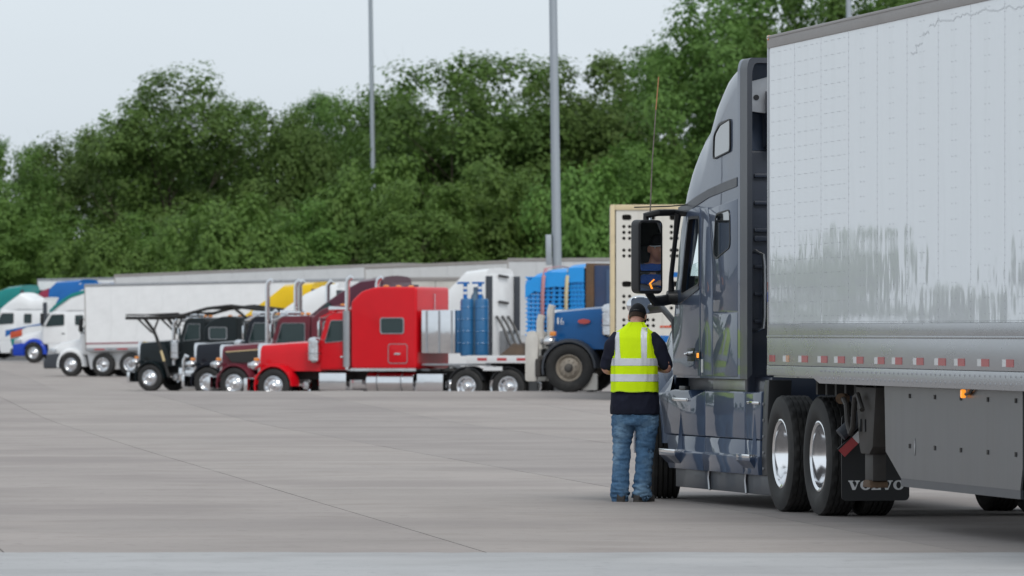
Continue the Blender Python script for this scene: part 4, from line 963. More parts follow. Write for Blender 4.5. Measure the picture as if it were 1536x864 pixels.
def longnose(name, label, loc, col, yaw=YAW, hood2=None, hood_h=1.78, cab=(-1.43, -2.45), roof_h=2.65, sleeper=None, rear=(-6.2, -7.52), stack_x=-2.36, stack_top=3.7, shield=True, cleaner=True, guard=False, rims=('flat', 'chrome'), fcol=None, front=.62, bumper='chrome', tank=(-3.3, -4.7), boxs=True, tyre='far', wr=.51, group=None, hood_w=.80, visor=True):
    t = thing(name, label, 'semi truck', loc, yaw, group)
    c = P_[col]; fc = P_[fcol or col]; x1, x0 = cab
    fr = MB()
    for s in (1, -1): fr.box(rear[-1]-.7, .8, s*.42-.04, s*.42+.04, .70, .96)
    fr.build('frame', M['blackmatt'], t)
    def hr(x, w, top, b): 
        P = [(w+.02, b), (w, lerp(b, top, .6)), (w-.03, top-.14), (w-.12, top-.03), (w-.3, top), (0, top+.03)]
        return [(x, y, z) for y, z in P]+[(x, -y, z) for y, z in P[-2::-1]]
    MB().loft([hr(x1-.02, hood_w+.12, hood_h+.06, .95), hr(lerp(x1, front, .5), hood_w+.03, hood_h+.01, .95), hr(front, hood_w-.08, hood_h-.06, .95)]).build('hood', c, t)
    if hood2: MB().prism([(x1+.05, 1.15), (front-.4, 1.2), (front-.12, hood_h-.25), (x1+.05, hood_h-.14)], 'y', hood_w-.1, hood_w+.075, ).build('hood_panel', P_[hood2], t)
    if hood2: MB().prism([(x1+.05, hood_h-.13), (front-.2, hood_h-.24), (front-.2, hood_h-.27), (x1+.05, hood_h-.16)], 'y', hood_w-.1, hood_w+.085).build('pinstripe', P_['cream'], t)
    g = MB().prism(rrect(-.62, .62, .80, hood_h-.02, .12), 'x', front-.02, front+.13).build('grille', M['chrome'], t, .02)
    for k in range(9): MB().box(front+.13, front+.145, -.5+.115*k, -.42+.115*k, .92, hood_h-.14).build('grille_bar', M['black'], g)
    for s in (1, -1):
        arch(t, fc, .60, s*.70, s*1.19, 0, wr, -14, 180)
        MB().add([(.50, s*.70, .40), (.62, s*.75, .42), (front+.1, s*.75, .85), (.60, s*1.1, .52), (front+.06, s*1.05, .80), (.45, s*1.16, .62)], [(0,1,2,4,3), (3,4,5), (2,4,5,0)]).build('fender_nose', fc, t)
        hl = MB().lathe_scaled((front+.06, s*.98, 1.12), .17, .15, .12, 14, 8).build('headlight', M['chrome'], t)
        MB().lathe([(.09, .15), (.07, .20), (.001, .21)], 14, 'x', (front+.06, s*.98, 1.12)).build('lens', M['clear'], hl)
        MB().box(front-.12, front+.02, s*1.03, s*1.14, 1.24, 1.34).build('turn_signal', M['amberoff'], t, .02)
        wheel(t, 0, s*1.17, wr, tyre, rims[0], rims[1], s)
    MB().box(front+.22, front+.34, -1.18, 1.18, .34, .74).build('bumper', M[bumper], t, .04, 3)
    # cab with door and windows
    MB().prism(rpoly([(x0, 1.0), (x1, 1.0), (x1, hood_h+.06), (x1-.22, roof_h-.10), (x1-.4, roof_h), (x0, roof_h+.04)], .08), 'y', -.98, .98).build('cab', c, t, .05, 3)
    d = MB().prism(rpoly([(x0+.12, 1.05), (x1-.05, 1.05), (x1-.06, hood_h), (x1-.30, roof_h-.14), (x0+.12, roof_h-.14)], .05), 'y', .97, 1.0).build('door', c, t, .01)
    win('window', rpoly([(x0+.17, hood_h+.06), (x1-.16, hood_h+.0), (x1-.36, roof_h-.20), (x0+.17, roof_h-.20)], .06), .99, 1.006, d, M['steel'], fw=.02)
    MB().box(x0+.18, x0+.34, 1.0, 1.03, 1.35, 1.40).build('handle', M['chrome'], d)
    MB().prism([(x1-.10, 1.9), (x1-.34, roof_h-.14), (x1-.30, roof_h-.12), (x1-.06, 1.92)], 'y', -.86, .86).build('windshield', M['darkglass'], t)
    if visor: MB().prism([(x1-.40, roof_h+.02), (x1+.0, roof_h-.14), (x1+.02, roof_h-.11), (x1-.36, roof_h+.05)], 'y', -.95, .95).build('sun_visor', c if col == 'red' else M['chrome'], t)
    for k in range(3):
        MB().lathe_scaled((x1-.6, -.5+.5*k, roof_h+.09), .10, .05, .05, 10, 6).build('roof_lamp', M['amberoff'], t)
    MB().cyl((x1-.15, .62, roof_h+.12), (x1-.85, .62, roof_h+.12), .09, .05, 12).build('air_horn', M['chrome'], t)
    if sleeper:
        s1, s0, top, bot = sleeper
        MB().prism(rpoly([(s0, bot), (s1, bot), (s1, top-.42), (s1-.35, top-.12), (s1-.8, top), (s0, top)], .12, 5), 'y', -1.2, 1.2).build('sleeper', c, t, .09, 4)
        w = win('sleeper_window', rrect(s0+.42, s0+1.12, bot+1.05, bot+1.48, .07), 1.19, 1.207, t, M['steel'], fw=-.04)
        hb = MB().prism(rrect(s0+.30, s0+.88, bot+.18, bot+.72, .08), 'y', 1.19, 1.212).build('hatch', c, t, .012); MB().box(s0+.5, s0+.7, 1.21, 1.23, bot+.42, bot+.47).build('hatch_handle', M['chrome'], hb)
        frame_of(rrect(s0+.28, s0+.90, bot+.16, bot+.74, .08), 1.19, 1.217, .022, 'hatch_rim', M['steel'], hb)
        MB().box(s0+.02, s1-.0, 1.19, 1.215, bot-.06, bot+.02).build('chrome_strip', M['chrome'], t)
        for yy in (-.9, 0, .9): MB().lathe_scaled((s1-1.0, yy, top+.02), .10, .05, .04, 10, 6).build('roof_lamp', M['amberoff'], t)
        MB().box(s0-.06, s0+.0, -.04, .0, top-.95, top-.2).build('wall_strip', M['chrome'], t)
    for s in (1, -1):
        st_ = MB().tube([(stack_x, s*1.08, 1.0), (stack_x, s*1.08, stack_top-.2), (stack_x-.03, s*1.08, stack_top-.06), (stack_x-.14, s*1.08, stack_top+.02)], .075, 12).build('exhaust_stack', M['chrome'], t)
        if shield: MB().cyl((stack_x, s*1.08, 1.08), (stack_x, s*1.08, 2.72), .135, n=14).build('heat_shield', M['steel'], st_)
        if cleaner:
            ac = MB().lathe([(.05, 1.18), (.15, 1.22), (.19, 1.27), (.19, 1.72), (.175, 1.735), (.175, 1.76), (.19, 1.775), (.19, 1.86), (.12, 1.93), (.03, 1.95)], 18, 'z', (x1+.14, s*1.07, 0)).build('air_cleaner', M['chrome'], t)
            MB().cyl((x1+.14, s*1.07, 1.45), (x1+.14, s*1.07, 1.49), .196, n=18).build('clamp', M['steel'], ac)
        mr = MB().prism(rrect(s*1.34-.09, s*1.34+.09, 1.95, 2.42, .05), 'x', x1-.18, x1-.12).build('mirror', M['chrome'], t, .015)
        MB().tube([(x1-.3, s*.98, 2.50), (x1-.15, s*1.34, 2.52), (x1-.15, s*1.34, 1.88), (x1-.2, s*.98, 1.85)], .014, 6).build('mirror_bracket', M['chrome'], mr)
        if tank:
            tk = MB().lathe([(.02, tank[0]), (.28, tank[0]-.02), (.31, tank[0]-.05), (.31, tank[1]+.05), (.28, tank[1]+.02), (.02, tank[1])], 22, 'x', (0, s*.88, .62)).build('fuel_tank', M['chrome'], t)
            for q in (.25, .75): 
                xx = lerp(tank[0], tank[1], q); MB().cyl((xx-.03, s*.88, .62), (xx+.03, s*.88, .62), .316, n=22).build('tank_strap', M['steel'], tk)
        if boxs:
            bx = MB().box(cab[1]+.1, cab[0]-.05, s*.72 if s > 0 else -1.16, 1.16 if s > 0 else -.72, .40, .90).build('step_box', M['chrome'], t, .02)
            MB().box(cab[1]+.12, cab[0]-.07, 1.10 if s > 0 else -1.19, 1.19 if s > 0 else -1.10, .62, .65).build('tread', M['steel'], bx)
    tandem(t, rear)
    for x in rear: arch(t, M['black'], .58, .66, 1.22, x, .51, 20, 160, 'quarter_fender', .02)
    for s in (1, -1): MB().prism(rrect(s*.93-.29, s*.93+.29, .12, .8, .03), 'x', rear[-1]-.68, rear[-1]-.66).build('mudflap', M['black'], t)
    return t
RED = longnose('semi_truck', 'bright red long-nosed semi truck with chrome stack and a small sleeper window', place(411, 51), 'red', sleeper=(-2.52, -4.62, 3.42, 1.02), tank=(-2.95, -4.5))
MB().box(-5.45, -4.62, .72, 1.17, .38, .88).build('tool_box', M['chrome'], RED, .02)
# chrome headache rack with doors behind the sleeper
hr_ = MB().box(-5.85, -4.78, -1.2, 1.2, 1.48, 2.74).build('cab_rack', M['chrome'], RED, .03)
for x in (-4.95, -5.35, -5.75): MB().box(x-.03, x+.03, 1.19, 1.215, 1.5, 2.72).build('rack_rib', M['steel'], hr_)
MB().box(-6.9, -4.7, .5, 1.0, 1.12, 1.18).build('deck_plate', M['steel'], RED, .01)
MAR = longnose('semi_truck', 'maroon long-nosed semi truck with graphite hood side and two tall chrome stacks', place(352, 47), 'maroon', hood2='graphite', stack_x=-1.15, stack_top=3.8, shield=False, cleaner=False, cab=(-1.25, -2.6), sleeper=(-2.7, -4.3, 3.0, 1.0))
NAV = longnose('semi_truck', 'navy-black long-nosed semi truck peeking out behind the maroon truck', place(312, 44.5), 'navy', stack_x=-2.4, stack_top=2.9, shield=False, hood_h=1.86, cab=(-1.3, -2.4), roof_h=2.72, sleeper=None, cleaner=True)
# chrome grille guard on the navy truck
gd = MB()
for y in (-.75, .75): gd.tube([(1.02, y, .35), (1.08, y, .8), (1.08, y, 1.25), (1.0, y, 1.42), (.9, y, 1.35)], .055, 8)
gd.tube([(1.08, -.75, .95), (1.08, .75, .95)], .04, 8); gd.build('grille_guard', M['chrome'], NAV)
HAU = longnose('car_hauler_truck', 'black car hauler truck with a low loading rack reaching out over its hood', place(225, 39.2), 'black', hood_h=1.92, cab=(-1.2, -2.25), roof_h=2.78, sleeper=(-2.3, -3.7, 2.86, .95), stack_x=-1.0, stack_top=2.7, shield=False, rear=(-5.4, -6.7), tank=None, rims=('flat', 'chrome'))
# loading rack: two rails with cross bars and braces
rk = MB()
for y in (-1.0, 1.05):
    pts = [(1.05, y, 2.80), (.2, y, 2.80), (-1.2, y, 2.86), (-2.4, y, 3.16), (-3.4, y, 3.26), (-4.6, y, 3.12), (-6.6, y, 2.95)]
    rk.tube(pts, .065, 6)
    rk.tube([(p[0], p[1], p[2]+.12) for p in pts[:3]], .03, 5)
    rk.tube([(.25, y, 2.78), (-.15, y, 2.3), (-.45, y*1.1, 1.7), (-.85, y*1.14, .55)], .065, 6)
    rk.tube([(.55, y, 2.78), (-.05, y, 2.25)], .04, 5); rk.tube([(-.35, y, 2.80), (-.10, y, 2.2)], .04, 5)
    rk.tube([(-.95, y, 2.82), (-1.15, y, 2.5), (-1.25, y, 2.2)], .04, 5); rk.tube([(-1.35, y, 2.86), (-1.15, y, 2.45)], .035, 5)
    rk.tube([(-3.5, y, 3.2), (-4.05, y, 2.8), (-4.1, y, 1.0)], .06, 6); rk.tube([(-4.6, y, 3.1), (-4.1, y, 2.6)], .05, 6)
for x, z in ((1.0, 2.8), (.5, 2.8), (0, 2.8), (-.6, 2.82), (-1.2, 2.86), (-1.8, 3.0), (-2.4, 3.16), (-3.0, 3.2), (-3.6, 3.24), (-4.4, 3.15)): rk.tube([(x, -1.0, z), (x, 1.05, z)], .04, 5)
rk.build('loading_rack', M['blackmatt'], HAU)
MB().box(-4.3, -4.1, -1.1, 1.15, 1.0, 3.7).build('rack_post', M['steel'], HAU) if False else None
MB().tube([(-.52, 1.20, 1.55), (-.66, 1.22, 1.15)], .05, 6).build('yellow_strap', P_['cream'], HAU)
BLU = longnose('semi_truck', 'blue heavy truck with dusty front wheel, black fender and white bumper guard', place(843, 68.2), 'blue', yaw=PI-rad(14), hood_h=1.84, cab=(-1.05, -2.2), roof_h=2.8, front=.42, tank=None, rims=('dusty', 'dusty'), tyre='big', wr=.535, stack_x=-1.9, stack_top=3.6, cleaner=True, bumper='greysteel', rear=(-5.2, -6.55), hood_w=.9, visor=False)
for o in list(BLU.children):
    if o.name.startswith(('fender', 'step_box')) : o.data = o.data.copy(); o.data.materials.clear(); o.data.materials.append(M['textend'])
# bumper guard of white posts
M['guard'] = mat('scuffed_white_guard', (.58, .56, .52), .55, 0, 0, .1, 6, dirt=(.3, .26, .22, .5))
for y in (1.05, .15, -.75):
    MB().prism(rpoly([(.74, .24), (1.0, .24), (1.0, 1.15), (.95, 1.34), (.80, 1.36), (.70, 1.2)], .06), 'y', y-.07, y+.07).build('guard_post', M['guard'], BLU, .02)
MB().tube([(.85, 1.1, 1.28), (.85, -.8, 1.28)], .04, 8).build('guard_bar', M['guard'], BLU)
MB().box(.6, .85, -.9, 1.05, .55, .8).build('guard_base', M['greysteel'], BLU, .03)
for y, xx, zt in ((.95, .70, 1.70), (.80, .50, 1.92)):
    MB().tube([(xx, y, .95), (xx, y, zt-.14), (xx-.04, y, zt)], .085, 8).build('guard_upright', M['guard'], BLU)
bd = MB().prism([(-.30+.14*cos(k*PI/8), 1.56+.055*sin(k*PI/8)) for k in range(16)], 'y', .94, .99).build('badge', M['redlens'], BLU)
MB().prism(rrect(-.62, -.28, .05, .42, .03), 'y', 1.0, 1.08).build('mudguard', M['guard'], BLU)
for k, ch in enumerate('16'):
    x = .30-.10*k; h = .14; z = 1.50
    if ch == '1': MB().box(x-.02, x+.01, .90, .965, z, z+h).build('numeral', M['white_tape'], BLU)
    else: MB().tube([(x-.0, .965, z+h), (x+.03, .965, z+h*.4), (x+.02, .965, z), (x-.03, .965, z), (x-.03, .965, z+h*.4), (x+.03, .965, z+h*.45)], .011, 5).build('numeral', M['white_tape'], BLU)

# ---- aerodynamic sleeper trucks
def aero(name, label, loc, col, yaw=YAW, cs=0, roofcol=None, fcol=None, bumper='textend', back=-4.2, top=3.95, stripes=(), rear=(-5.9, -7.2), fullroof=True, band=None, wr=.51):
    t = thing(name, label, 'semi truck', loc, yaw)
    c = P_[col]; rc = P_[roofcol] if roofcol else c; fc = P_[fcol] if fcol else c
    def rg(x, w, b, top_, rnd=.2):
        P = [(w, b), (w, lerp(b, top_-rnd, .6)), (w-.01, top_-rnd), (w-rnd*.3, top_-rnd*.35), (w-rnd, top_-.03), (w*.4, top_), (0, top_+.01)]
        return [(x, y, z) for y, z in P]+[(x, -y, z) for y, z in P[-2::-1]]
    MB().loft([rg(1.28, .72, .55, 1.05, .12), rg(1.18, .86, .5, 1.28, .2), rg(.7, .93, .8, 1.50, .25), rg(0, .97, 1.02, 1.62, .25), rg(-1.05, 1.02, 1.0, 1.80, .25)]).build('hood', c, t)
    MB().loft([rg(-1.0, 1.05, .95, 1.80, .15), rg(-1.35, 1.14, .95, 2.35, .2), rg(-1.7, 1.2, .95, 2.75, .25), rg(back, 1.22, .95, 2.78, .2)]).build('cab', c, t)
    MB().loft([rg(-1.45, 1.0, 2.5, 2.72, .1), rg(-2.0, 1.15, 2.6, 3.15, .25), rg(-2.7, 1.2, 2.7, 3.60, .3), rg(-3.4, 1.21, 2.7, top-.1, .3), rg(back, 1.22, 2.7, top, .3)]).build('roof_fairing', rc, t)
    MB().prism([(-1.02, 1.84), (-1.46, 2.52), (-1.42, 2.55), (-.98, 1.86)], 'y', -.98, .98).build('windshield', M['darkglass'], t)
    d = MB().prism(rpoly([(-2.55, 1.0), (-1.2, 1.0), (-1.2, 1.8), (-1.62, 2.58), (-2.55, 2.58)], .06), 'y', 1.16, 1.225).build('door', c, t, .01)
    win('window', rpoly([(-2.42, 1.92), (-1.34, 1.86), (-1.70, 2.48), (-2.42, 2.50)], .08), 1.22, 1.232, d, M['black'], fw=.02)
    MB().box(-2.45, -2.28, 1.225, 1.25, 1.48, 1.53).build('handle', M['black'], d)
    win('sleeper_window', rrect(-3.5, -3.05, 1.95, 2.45, .06), 1.21, 1.232, t, M['black'], fw=.02)
    MB().box(back-.02, back+.03, -1.17, 1.17, 1.0, top-.22).build('back_wall', c, t, .02)
    for s in (1, -1): MB().box(back-.24, back+.01, min(s*1.18, s*1.235), max(s*1.18, s*1.235), 1.0, top-.28).build('fairing_edge', M['textend'], t, .02)
    MB().prism(rpoly([(back-.1, .32), (-1.0, .32), (-.85, .95), (back-.1, .98)], .04), 'y', 1.02, 1.22).build('side_fairing', c, t, .02)
    for s in (1, -1):
        arch(t, fc, .60, s*.72, s*1.215, 0, wr, -12, 186, th=.14)
        MB().prism([(.50, .35), (1.2, .38), (1.22, .95), (.55, 1.02)], 'y', min(s*.7, s*1.16), max(s*.7, s*1.16)).build('fender_front', fc if fcol else M[bumper], t, .06, 3)
        h = MB().prism(rpoly([(.82, .98), (1.20, .95), (1.14, 1.24), (.78, 1.22)], .05), 'y', min(s*.85, s*1.05), max(s*.85, s*1.05)).build('headlight', M['clear'], t, .04, 3)
        wheel(t, 0, s*1.19, wr, 'far', 'flat', 'chrome', s)
        mr = MB().prism(rrect(s*1.5-.1, s*1.5+.1, 1.95, 2.55, .06), 'x', -1.35, -1.22).build('mirror', M['black'], t, .02)
        MB().tube([(-1.5, s*1.15, 2.5), (-1.3, s*1.5, 2.5), (-1.3, s*1.5, 1.95), (-1.3, s*1.15, 1.9)], .03, 6).build('mirror_bracket', M['black'], mr)
    MB().box(1.1, 1.38, -1.12, 1.12, .34, .74).build('bumper', M[bumper], t, .08, 3)
    MB().prism(rrect(-.5, .5, .78, 1.15, .08), 'x', 1.2, 1.33).build('grille', M['black'], t, .02)
    for o in t.children:
        if cs and o.name.split('.')[0] in ('cab', 'roof_fairing', 'windshield', 'door', 'sleeper_window', 'mirror', 'fairing_edge', 'back_wall'): o.location.x += cs
    for (poly, mc, y0, y1, nm) in stripes: MB().prism(poly, 'y', y0, y1).build(nm, P_[mc], t, .01)
    fr = MB()
    for s in (1, -1): fr.box(rear[-1]-.6, 1.0, s*.42-.04, s*.42+.04, .70, .95)
    fr.build('frame', M['blackmatt'], t)
    tandem(t, rear); return t
PLU = aero('semi_truck', 'plum-coloured aerodynamic sleeper truck half hidden behind the red truck', place(400, 45.2), 'purple', top=4.05, back=-4.25)
MB().prism(rpoly([(-2.5, 2.95), (-1.75, 2.72), (-2.3, 3.2)], .05), 'y', 1.15, 1.235).build('roof_window', M['darkglass'], PLU)
for s in (1, -1): MB().tube([(-1.22, s*1.12, 1.2), (-1.22, s*1.12, 3.75), (-1.36, s*1.12, 3.9)], .085, 12).build('exhaust_stack', M['chrome'], PLU)
WH2 = aero('semi_truck', 'white sleeper truck with grey window corner, behind the stacks of the maroon truck', place(352, 41.5), 'white', top=4.0, back=-4.1)
YEL = aero('semi_truck', 'yellow sleeper truck whose sloping roof shows above the maroon and navy trucks', place(306, 38.2), 'yellow', top=4.2, back=-4.7)
MB().prism(rpoly([(-3.1, 2.75), (-2.5, 2.68), (-2.2, 2.95), (-2.9, 3.25)], .06), 'y', 1.15, 1.24).build('roof_window', M['darkglass'], YEL)
WHR = aero('semi_truck', 'white high-roof sleeper truck standing behind the red truck and its blue tanks', place(561, 43.5), 'white', top=4.36, back=-4.25)
WA = aero('semi_truck', 'white sleeper truck with cobalt-blue wheel arch and teal roof stripe', place(51, 29.2), 'white', fcol='cobalt', top=4.1, cs=.62,
   stripes=[([(-1.28, 3.05), (-3.58, 3.98), (-3.58, 4.12), (-2.78, 4.08), (-1.58, 3.5)], 'stripe_blue', -1.05, 1.18, 'roof_stripe'), ([(-.93, 2.68), (-1.33, 3.05), (-2.18, 3.55), (-3.58, 3.9), (-3.58, 3.75), (-2.18, 3.35), (-1.38, 2.9), (-.98, 2.6)], 'teal', 1.12, 1.235, 'teal_stripe')])
WB = aero('semi_truck', 'white semi truck with dark bumper, its cab cut off by the white box trailer', place(107, 34.2), 'white', top=3.3, back=-4.0, cs=.62, bumper='textend', rear=(-5.6, -6.9))
WC = aero('semi_truck', 'white semi truck with teal and orange door swoosh at the left edge', place(-22, 27.5), 'white', top=3.35, cs=.62,
   stripes=[([(-2.6, 1.75), (-1.3, 1.2), (-1.3, 1.55), (-4.2, 2.05), (-4.2, 1.9)], 'stripe_blue', 1.2, 1.24, 'blue_swoosh'), ([(-2.3, 1.25), (-1.6, 1.1), (-1.6, 1.45), (-2.3, 1.62)], 'orange', 1.2, 1.245, 'orange_patch'), ([(-2.6, .75), (-1.7, .7), (-1.6, 1.08), (-2.4, 1.22)], 'teal', 1.2, 1.243, 'teal_swoosh')])
DA = aero('semi_truck', 'white truck whose blue and plum roof shows over the striped white truck', place(16, 27.0), 'white', roofcol='stripe_blue', top=4.3, cs=.6, back=-4.9)
MB().prism([(-.82, 2.70), (-.82, 2.78), (-1.4, 3.20), (-2.05, 3.68), (-2.4, 3.80), (-2.4, 2.9)], 'y', -1.0, 1.24).build('plum_panel', P_['stripe_red'], DA, .02)
TE = aero('semi_truck', 'teal sleeper truck whose roof shows over the white truck at the left edge', place(-69, 26.3), 'teal', top=3.95, back=-4.3)

# ---- trailers
def trailer(name, label, loc, yaw, length, col, h=4.05, floor=1.15, pitch=0, wheels=None, panels=True, cat='trailer', group=None, railm='rail', redline=False):
    """box trailer, x=0 at the end that faces left, running to -length"""
    t = thing(name, label, cat, loc, yaw, group, ry=pitch)
    MB().box(-length, 0, -1.28, 1.28, floor, h-.02).build('box_body', P_[col], t, .02)
    if panels:
        n = round(length/1.22); w = length/n; me = MB().box(-w+.012, -.012, -.01, .012, floor+.32, h-.14).mesh('side_panel', P_[col], .004, 1)
        for k in range(n):
            o = link('side_panel', me, t); o.location = (-k*w, 1.285, 0)
    MB().box(-length, .01, -1.3, 1.305, h-.13, h).build('top_rail', M[railm], t, .01)
    MB().box(-length, .01, -1.3, 1.306, floor-.06, floor+.10).build('bottom_rail', M[railm], t, .01)
    MB().box(-.02, .03, -1.29, 1.31, floor-.04, h-.02).build('end_frame', M['railtop'] if redline else M[railm], t, .01)
    if redline:
        MB().box(-length, 0, 1.29, 1.300, floor+.27, floor+.31).build('maroon_line', P_['stripe_red'], t)
        for k in range(8): MB().box(-.9-1.1*k, -.4-1.1*k, 1.29, 1.309, floor+.0, floor+.06).build('red_tape', M['red_tape'], t)
    for x in wheels or (): 
        for s in (1, -1): wheel(t, x, s*1.22, .51, 'far', 'dishfar', 'dfar', s, dual=True)
        MB().cyl((x, -1, .51), (x, 1, .51), .08, n=8).build('axle', M['blackmatt'], t)
    fr = MB()
    for s in (1, -1): fr.box(-length+.3, -.3, s*.5-.05, s*.5+.05, floor-.35, floor-.05)
    fr.build('underframe', M['blackmatt'], t); return t
T1 = trailer('box_trailer', 'clean white box trailer with thin maroon line, right of the white trucks', place(128, 34.3, off=1.3), YAW+rad(2), 16.0, 'white', h=4.05, pitch=rad(1.0), wheels=(-.75, -2.05), redline=True, railm='rail')
MB().box(-.35, .05, 1.05, 1.30, .10, 2.2).build('end_post', P_['white'], T1, .03) if False else None
G1 = trailer('box_trailer', 'weathered grey box trailer whose long roofline runs behind the white box trailer', place(176, 33.0, off=1.3, dz=.36), YAW, 14.2, 'greyp', h=4.15, railm='railtop', pitch=rad(1.9))
G3 = trailer('box_trailer', 'pale grey box trailer ending at the foot of the thick light pole', place(552, 37.0, off=1.3, dz=.12), YAW, 8.5, 'greyp', h=4.35, railm='railtop', pitch=rad(1.9))
G4 = trailer('box_trailer', 'low grey box trailer behind the blue plastic pallets', place(762, 40.5, off=1.3, dz=.02), YAW, 8.0, 'greyp', h=4.35, railm='railtop')
G5 = trailer('box_trailer', 'white trailer roof showing behind the white truck with the striped roof', place(58, 26.2, off=1.3, dz=.25), YAW, 9.0, 'white', h=4.05, pitch=rad(.8))
for z in (4.05, 3.15):
    MB().tube([(-4.32, -.55, z), (-4.34, -.2, z+.02), (-4.34, .25, z+.05)], .045, 6).build('latch', M['black'], WHR)
MB().box(-4.62, -4.27, -.9, .1, 1.3, 2.2).build('catwalk_box', M['steel'], WHR, .03)
for y in (-.6, -.1, .4): MB().tube([(-4.3, y, 2.7), (-4.6, y+.1, 2.3), (-4.9, y+.2, 1.7), (-5.4, y+.1, 1.5)], .05, 6).build('air_hose', M['black'], WHR)
# ---- livestock trailers: side plates with real punched holes
def punched(cols, rows, r, dy=.05, slot=None):
    """plate cells in x,z with round holes; returns MB in the plane y=0 facing +y"""
    m = MB(); n = 12
    def cell(x0, x1, z0, z1, hole):
        if not hole: m.add([(x0, 0, z0), (x1, 0, z0), (x1, 0, z1), (x0, 0, z1)], [(0,1,2,3)]); return
        cx, cz, rx, rz = hole; N = 16
        ho = []; bo = []
        for k in range(N):
            t = 2*PI*(k+.5)/N; c, s = cos(t), sin(t); p = 3.2 if rx != rz else 2
            ho.append((cx+rx*math.copysign(abs(c)**(2/p), c), 0, cz+rz*math.copysign(abs(s)**(2/p), s)))
            q = 1/max(abs(c), abs(s)); bo.append(((x0+x1)/2+c*q*(x1-x0)/2, 0, (z0+z1)/2+s*q*(z1-z0)/2))
        m.add(bo+ho+[(a, -dy, b) for a, _, b in ho], [(k, (k+1) % N, N+(k+1) % N, N+k) for k in range(N)]+[(N+k, N+(k+1) % N, 2*N+(k+1) % N, 2*N+k) for k in range(N)])
        # corner fill
        for sx, sz, k in ((1, 1, 1), (-1, 1, 5), (-1, -1, 9), (1, -1, 13)):
            X = x1 if sx > 0 else x0; Z = z1 if sz > 0 else z0; m.add([bo[k], bo[(k+1) % N], (X, 0, Z)], [(0, 1, 2)])
    for i in range(len(cols)-1):
        for jj in range(len(rows)-1):
            cell(cols[i][0], cols[i+1][0], rows[jj][0], rows[jj+1][0], (lambda a, b: (((cols[i][0]+cols[i+1][0])/2, (rows[jj][0]+rows[jj+1][0])/2, *a)) if a else None)(slot(i, jj), 0))
    return m
CT_yaw = PI-rad(84)
CT = thing('livestock_trailer', 'cream-framed livestock trailer with punched aluminium panels behind the hi-vis man', 'trailer', (0, 0, 0), 0)
S_ = 75.0; Yc = FPX/S_
CT.location = ((915-768)/S_, Yc, gz(Yc)); CT.rotation_euler = (0, 0, rad(-2.5))
# its end face lies along +x from the left corner and faces the camera (-y); the body runs back along +y
M['cream'] = mat('cream_painted_frame', (.60, .50, .32), .5, 0, 0, .08, 4, dirt=(.3, .22, .15, .4))
M['punched'] = mat('dull_aluminium_plate', (.66, .64, .59), .45, .25, 0, .06, 3, dirt=(.45, .42, .38, .4))
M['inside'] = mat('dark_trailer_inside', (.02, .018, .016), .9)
top = 3.92
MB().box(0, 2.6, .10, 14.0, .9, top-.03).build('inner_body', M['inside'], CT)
MB().box(-.0, .10, -.03, .08, .55, top).build('corner_post', M['cream'], CT, .02); MB().box(2.5, 2.6, -.03, .08, .55, top).build('corner_post', M['cream'], CT, .02)
MB().box(.10, 2.5, -.03, .08, top-.11, top).build('top_beam', M['cream'], CT, .015)
MB().box(.10, 2.5, -.03, .08, .60, .75).build('bottom_beam', M['cream'], CT, .015)
# panels of the end face: each 0.45 m wide
def sl(i, j):
    return None
zrows = []
z = top-.11
layout = [('b', .06), ('s', .17), ('b', .04)]+[('h', .118)]*3+[('b', .12)]+[('h', .115)]*2+[('b', .42), ('s', .17), ('b', .10)]+[('h', .118)]*3+[('b', .12)]+[('h', .115)]*2+[('b', .30), ('s', .15), ('b', .6)]
zz = [z]
for k, h in layout: zz.append(zz[-1]-h)
zz[-1] = .75
for p in range(5):
    x0 = .12+.475*p
    cells = [x0, x0+.10, x0+.215, x0+.33, x0+.465]
    m = MB(); N = 16
    def quad(a, b, c, d): m.add([(a, 0, c), (b, 0, c), (b, 0, d), (a, 0, d)], [(0, 1, 2, 3)])
    def holed(a, b, c, d, rx, rz):
        cx, cz = (a+b)/2, (c+d)/2; bo = []; ho = []
        for k in range(N):
            t = 2*PI*k/N; C, S__ = cos(t), sin(t); q = 1/max(abs(C), abs(S__)); e_ = 2/3.5 if rx > rz else 1
            bo.append((cx+C*q*(b-a)/2, 0, cz+S__*q*(d-c)/2)); ho.append((cx+rx*math.copysign(abs(C)**e_, C), 0, cz+rz*math.copysign(abs(S__)**e_, S__)))
        m.add(bo+ho+[(u, .05, w) for u, _, w in ho], [(k, (k+1) % N, N+(k+1) % N, N+k) for k in range(N)]+[(N+k, N+(k+1) % N, 2*N+(k+1) % N, 2*N+k) for k in range(N)])
    for (k, h), zt, zb in zip(layout, zz, zz[1:]):
        if k == 'b': quad(cells[0], cells[4], zb, zt)
        elif k == 's': quad(cells[0], cells[1], zb, zt); holed(cells[1], cells[3], zb, zt, .095, .058); quad(cells[3], cells[4], zb, zt)
        else: quad(cells[0], cells[1], zb, zt); holed(cells[1], cells[2], zb, zt, .034, .034); holed(cells[2], cells[3], zb, zt, .034, .034); quad(cells[3], cells[4], zb, zt)
    o = m.build('punched_panel', M['punched'], CT, fix=False)
    MB().box(x0+.462, x0+.476, -.012, .03, .75, top-.11).build('panel_rib', M['punched'], CT)
MB().box(.13+.475*2+.11, .13+.475*2+.30, -.004, .01, 2.47, 2.57).build('blue_shutter', P_['stripe_blue'], CT)
for k in range(5):
    MB().box(.15+.5*k, .35+.5*k, -.04, -.031, .66, .71).build('red_tape', M['red_tape'], CT)
MB().box(.12, 2.5, -.02, .02, 1.28, 1.40).build('orange_tape', P_['orange'], CT) if False else None
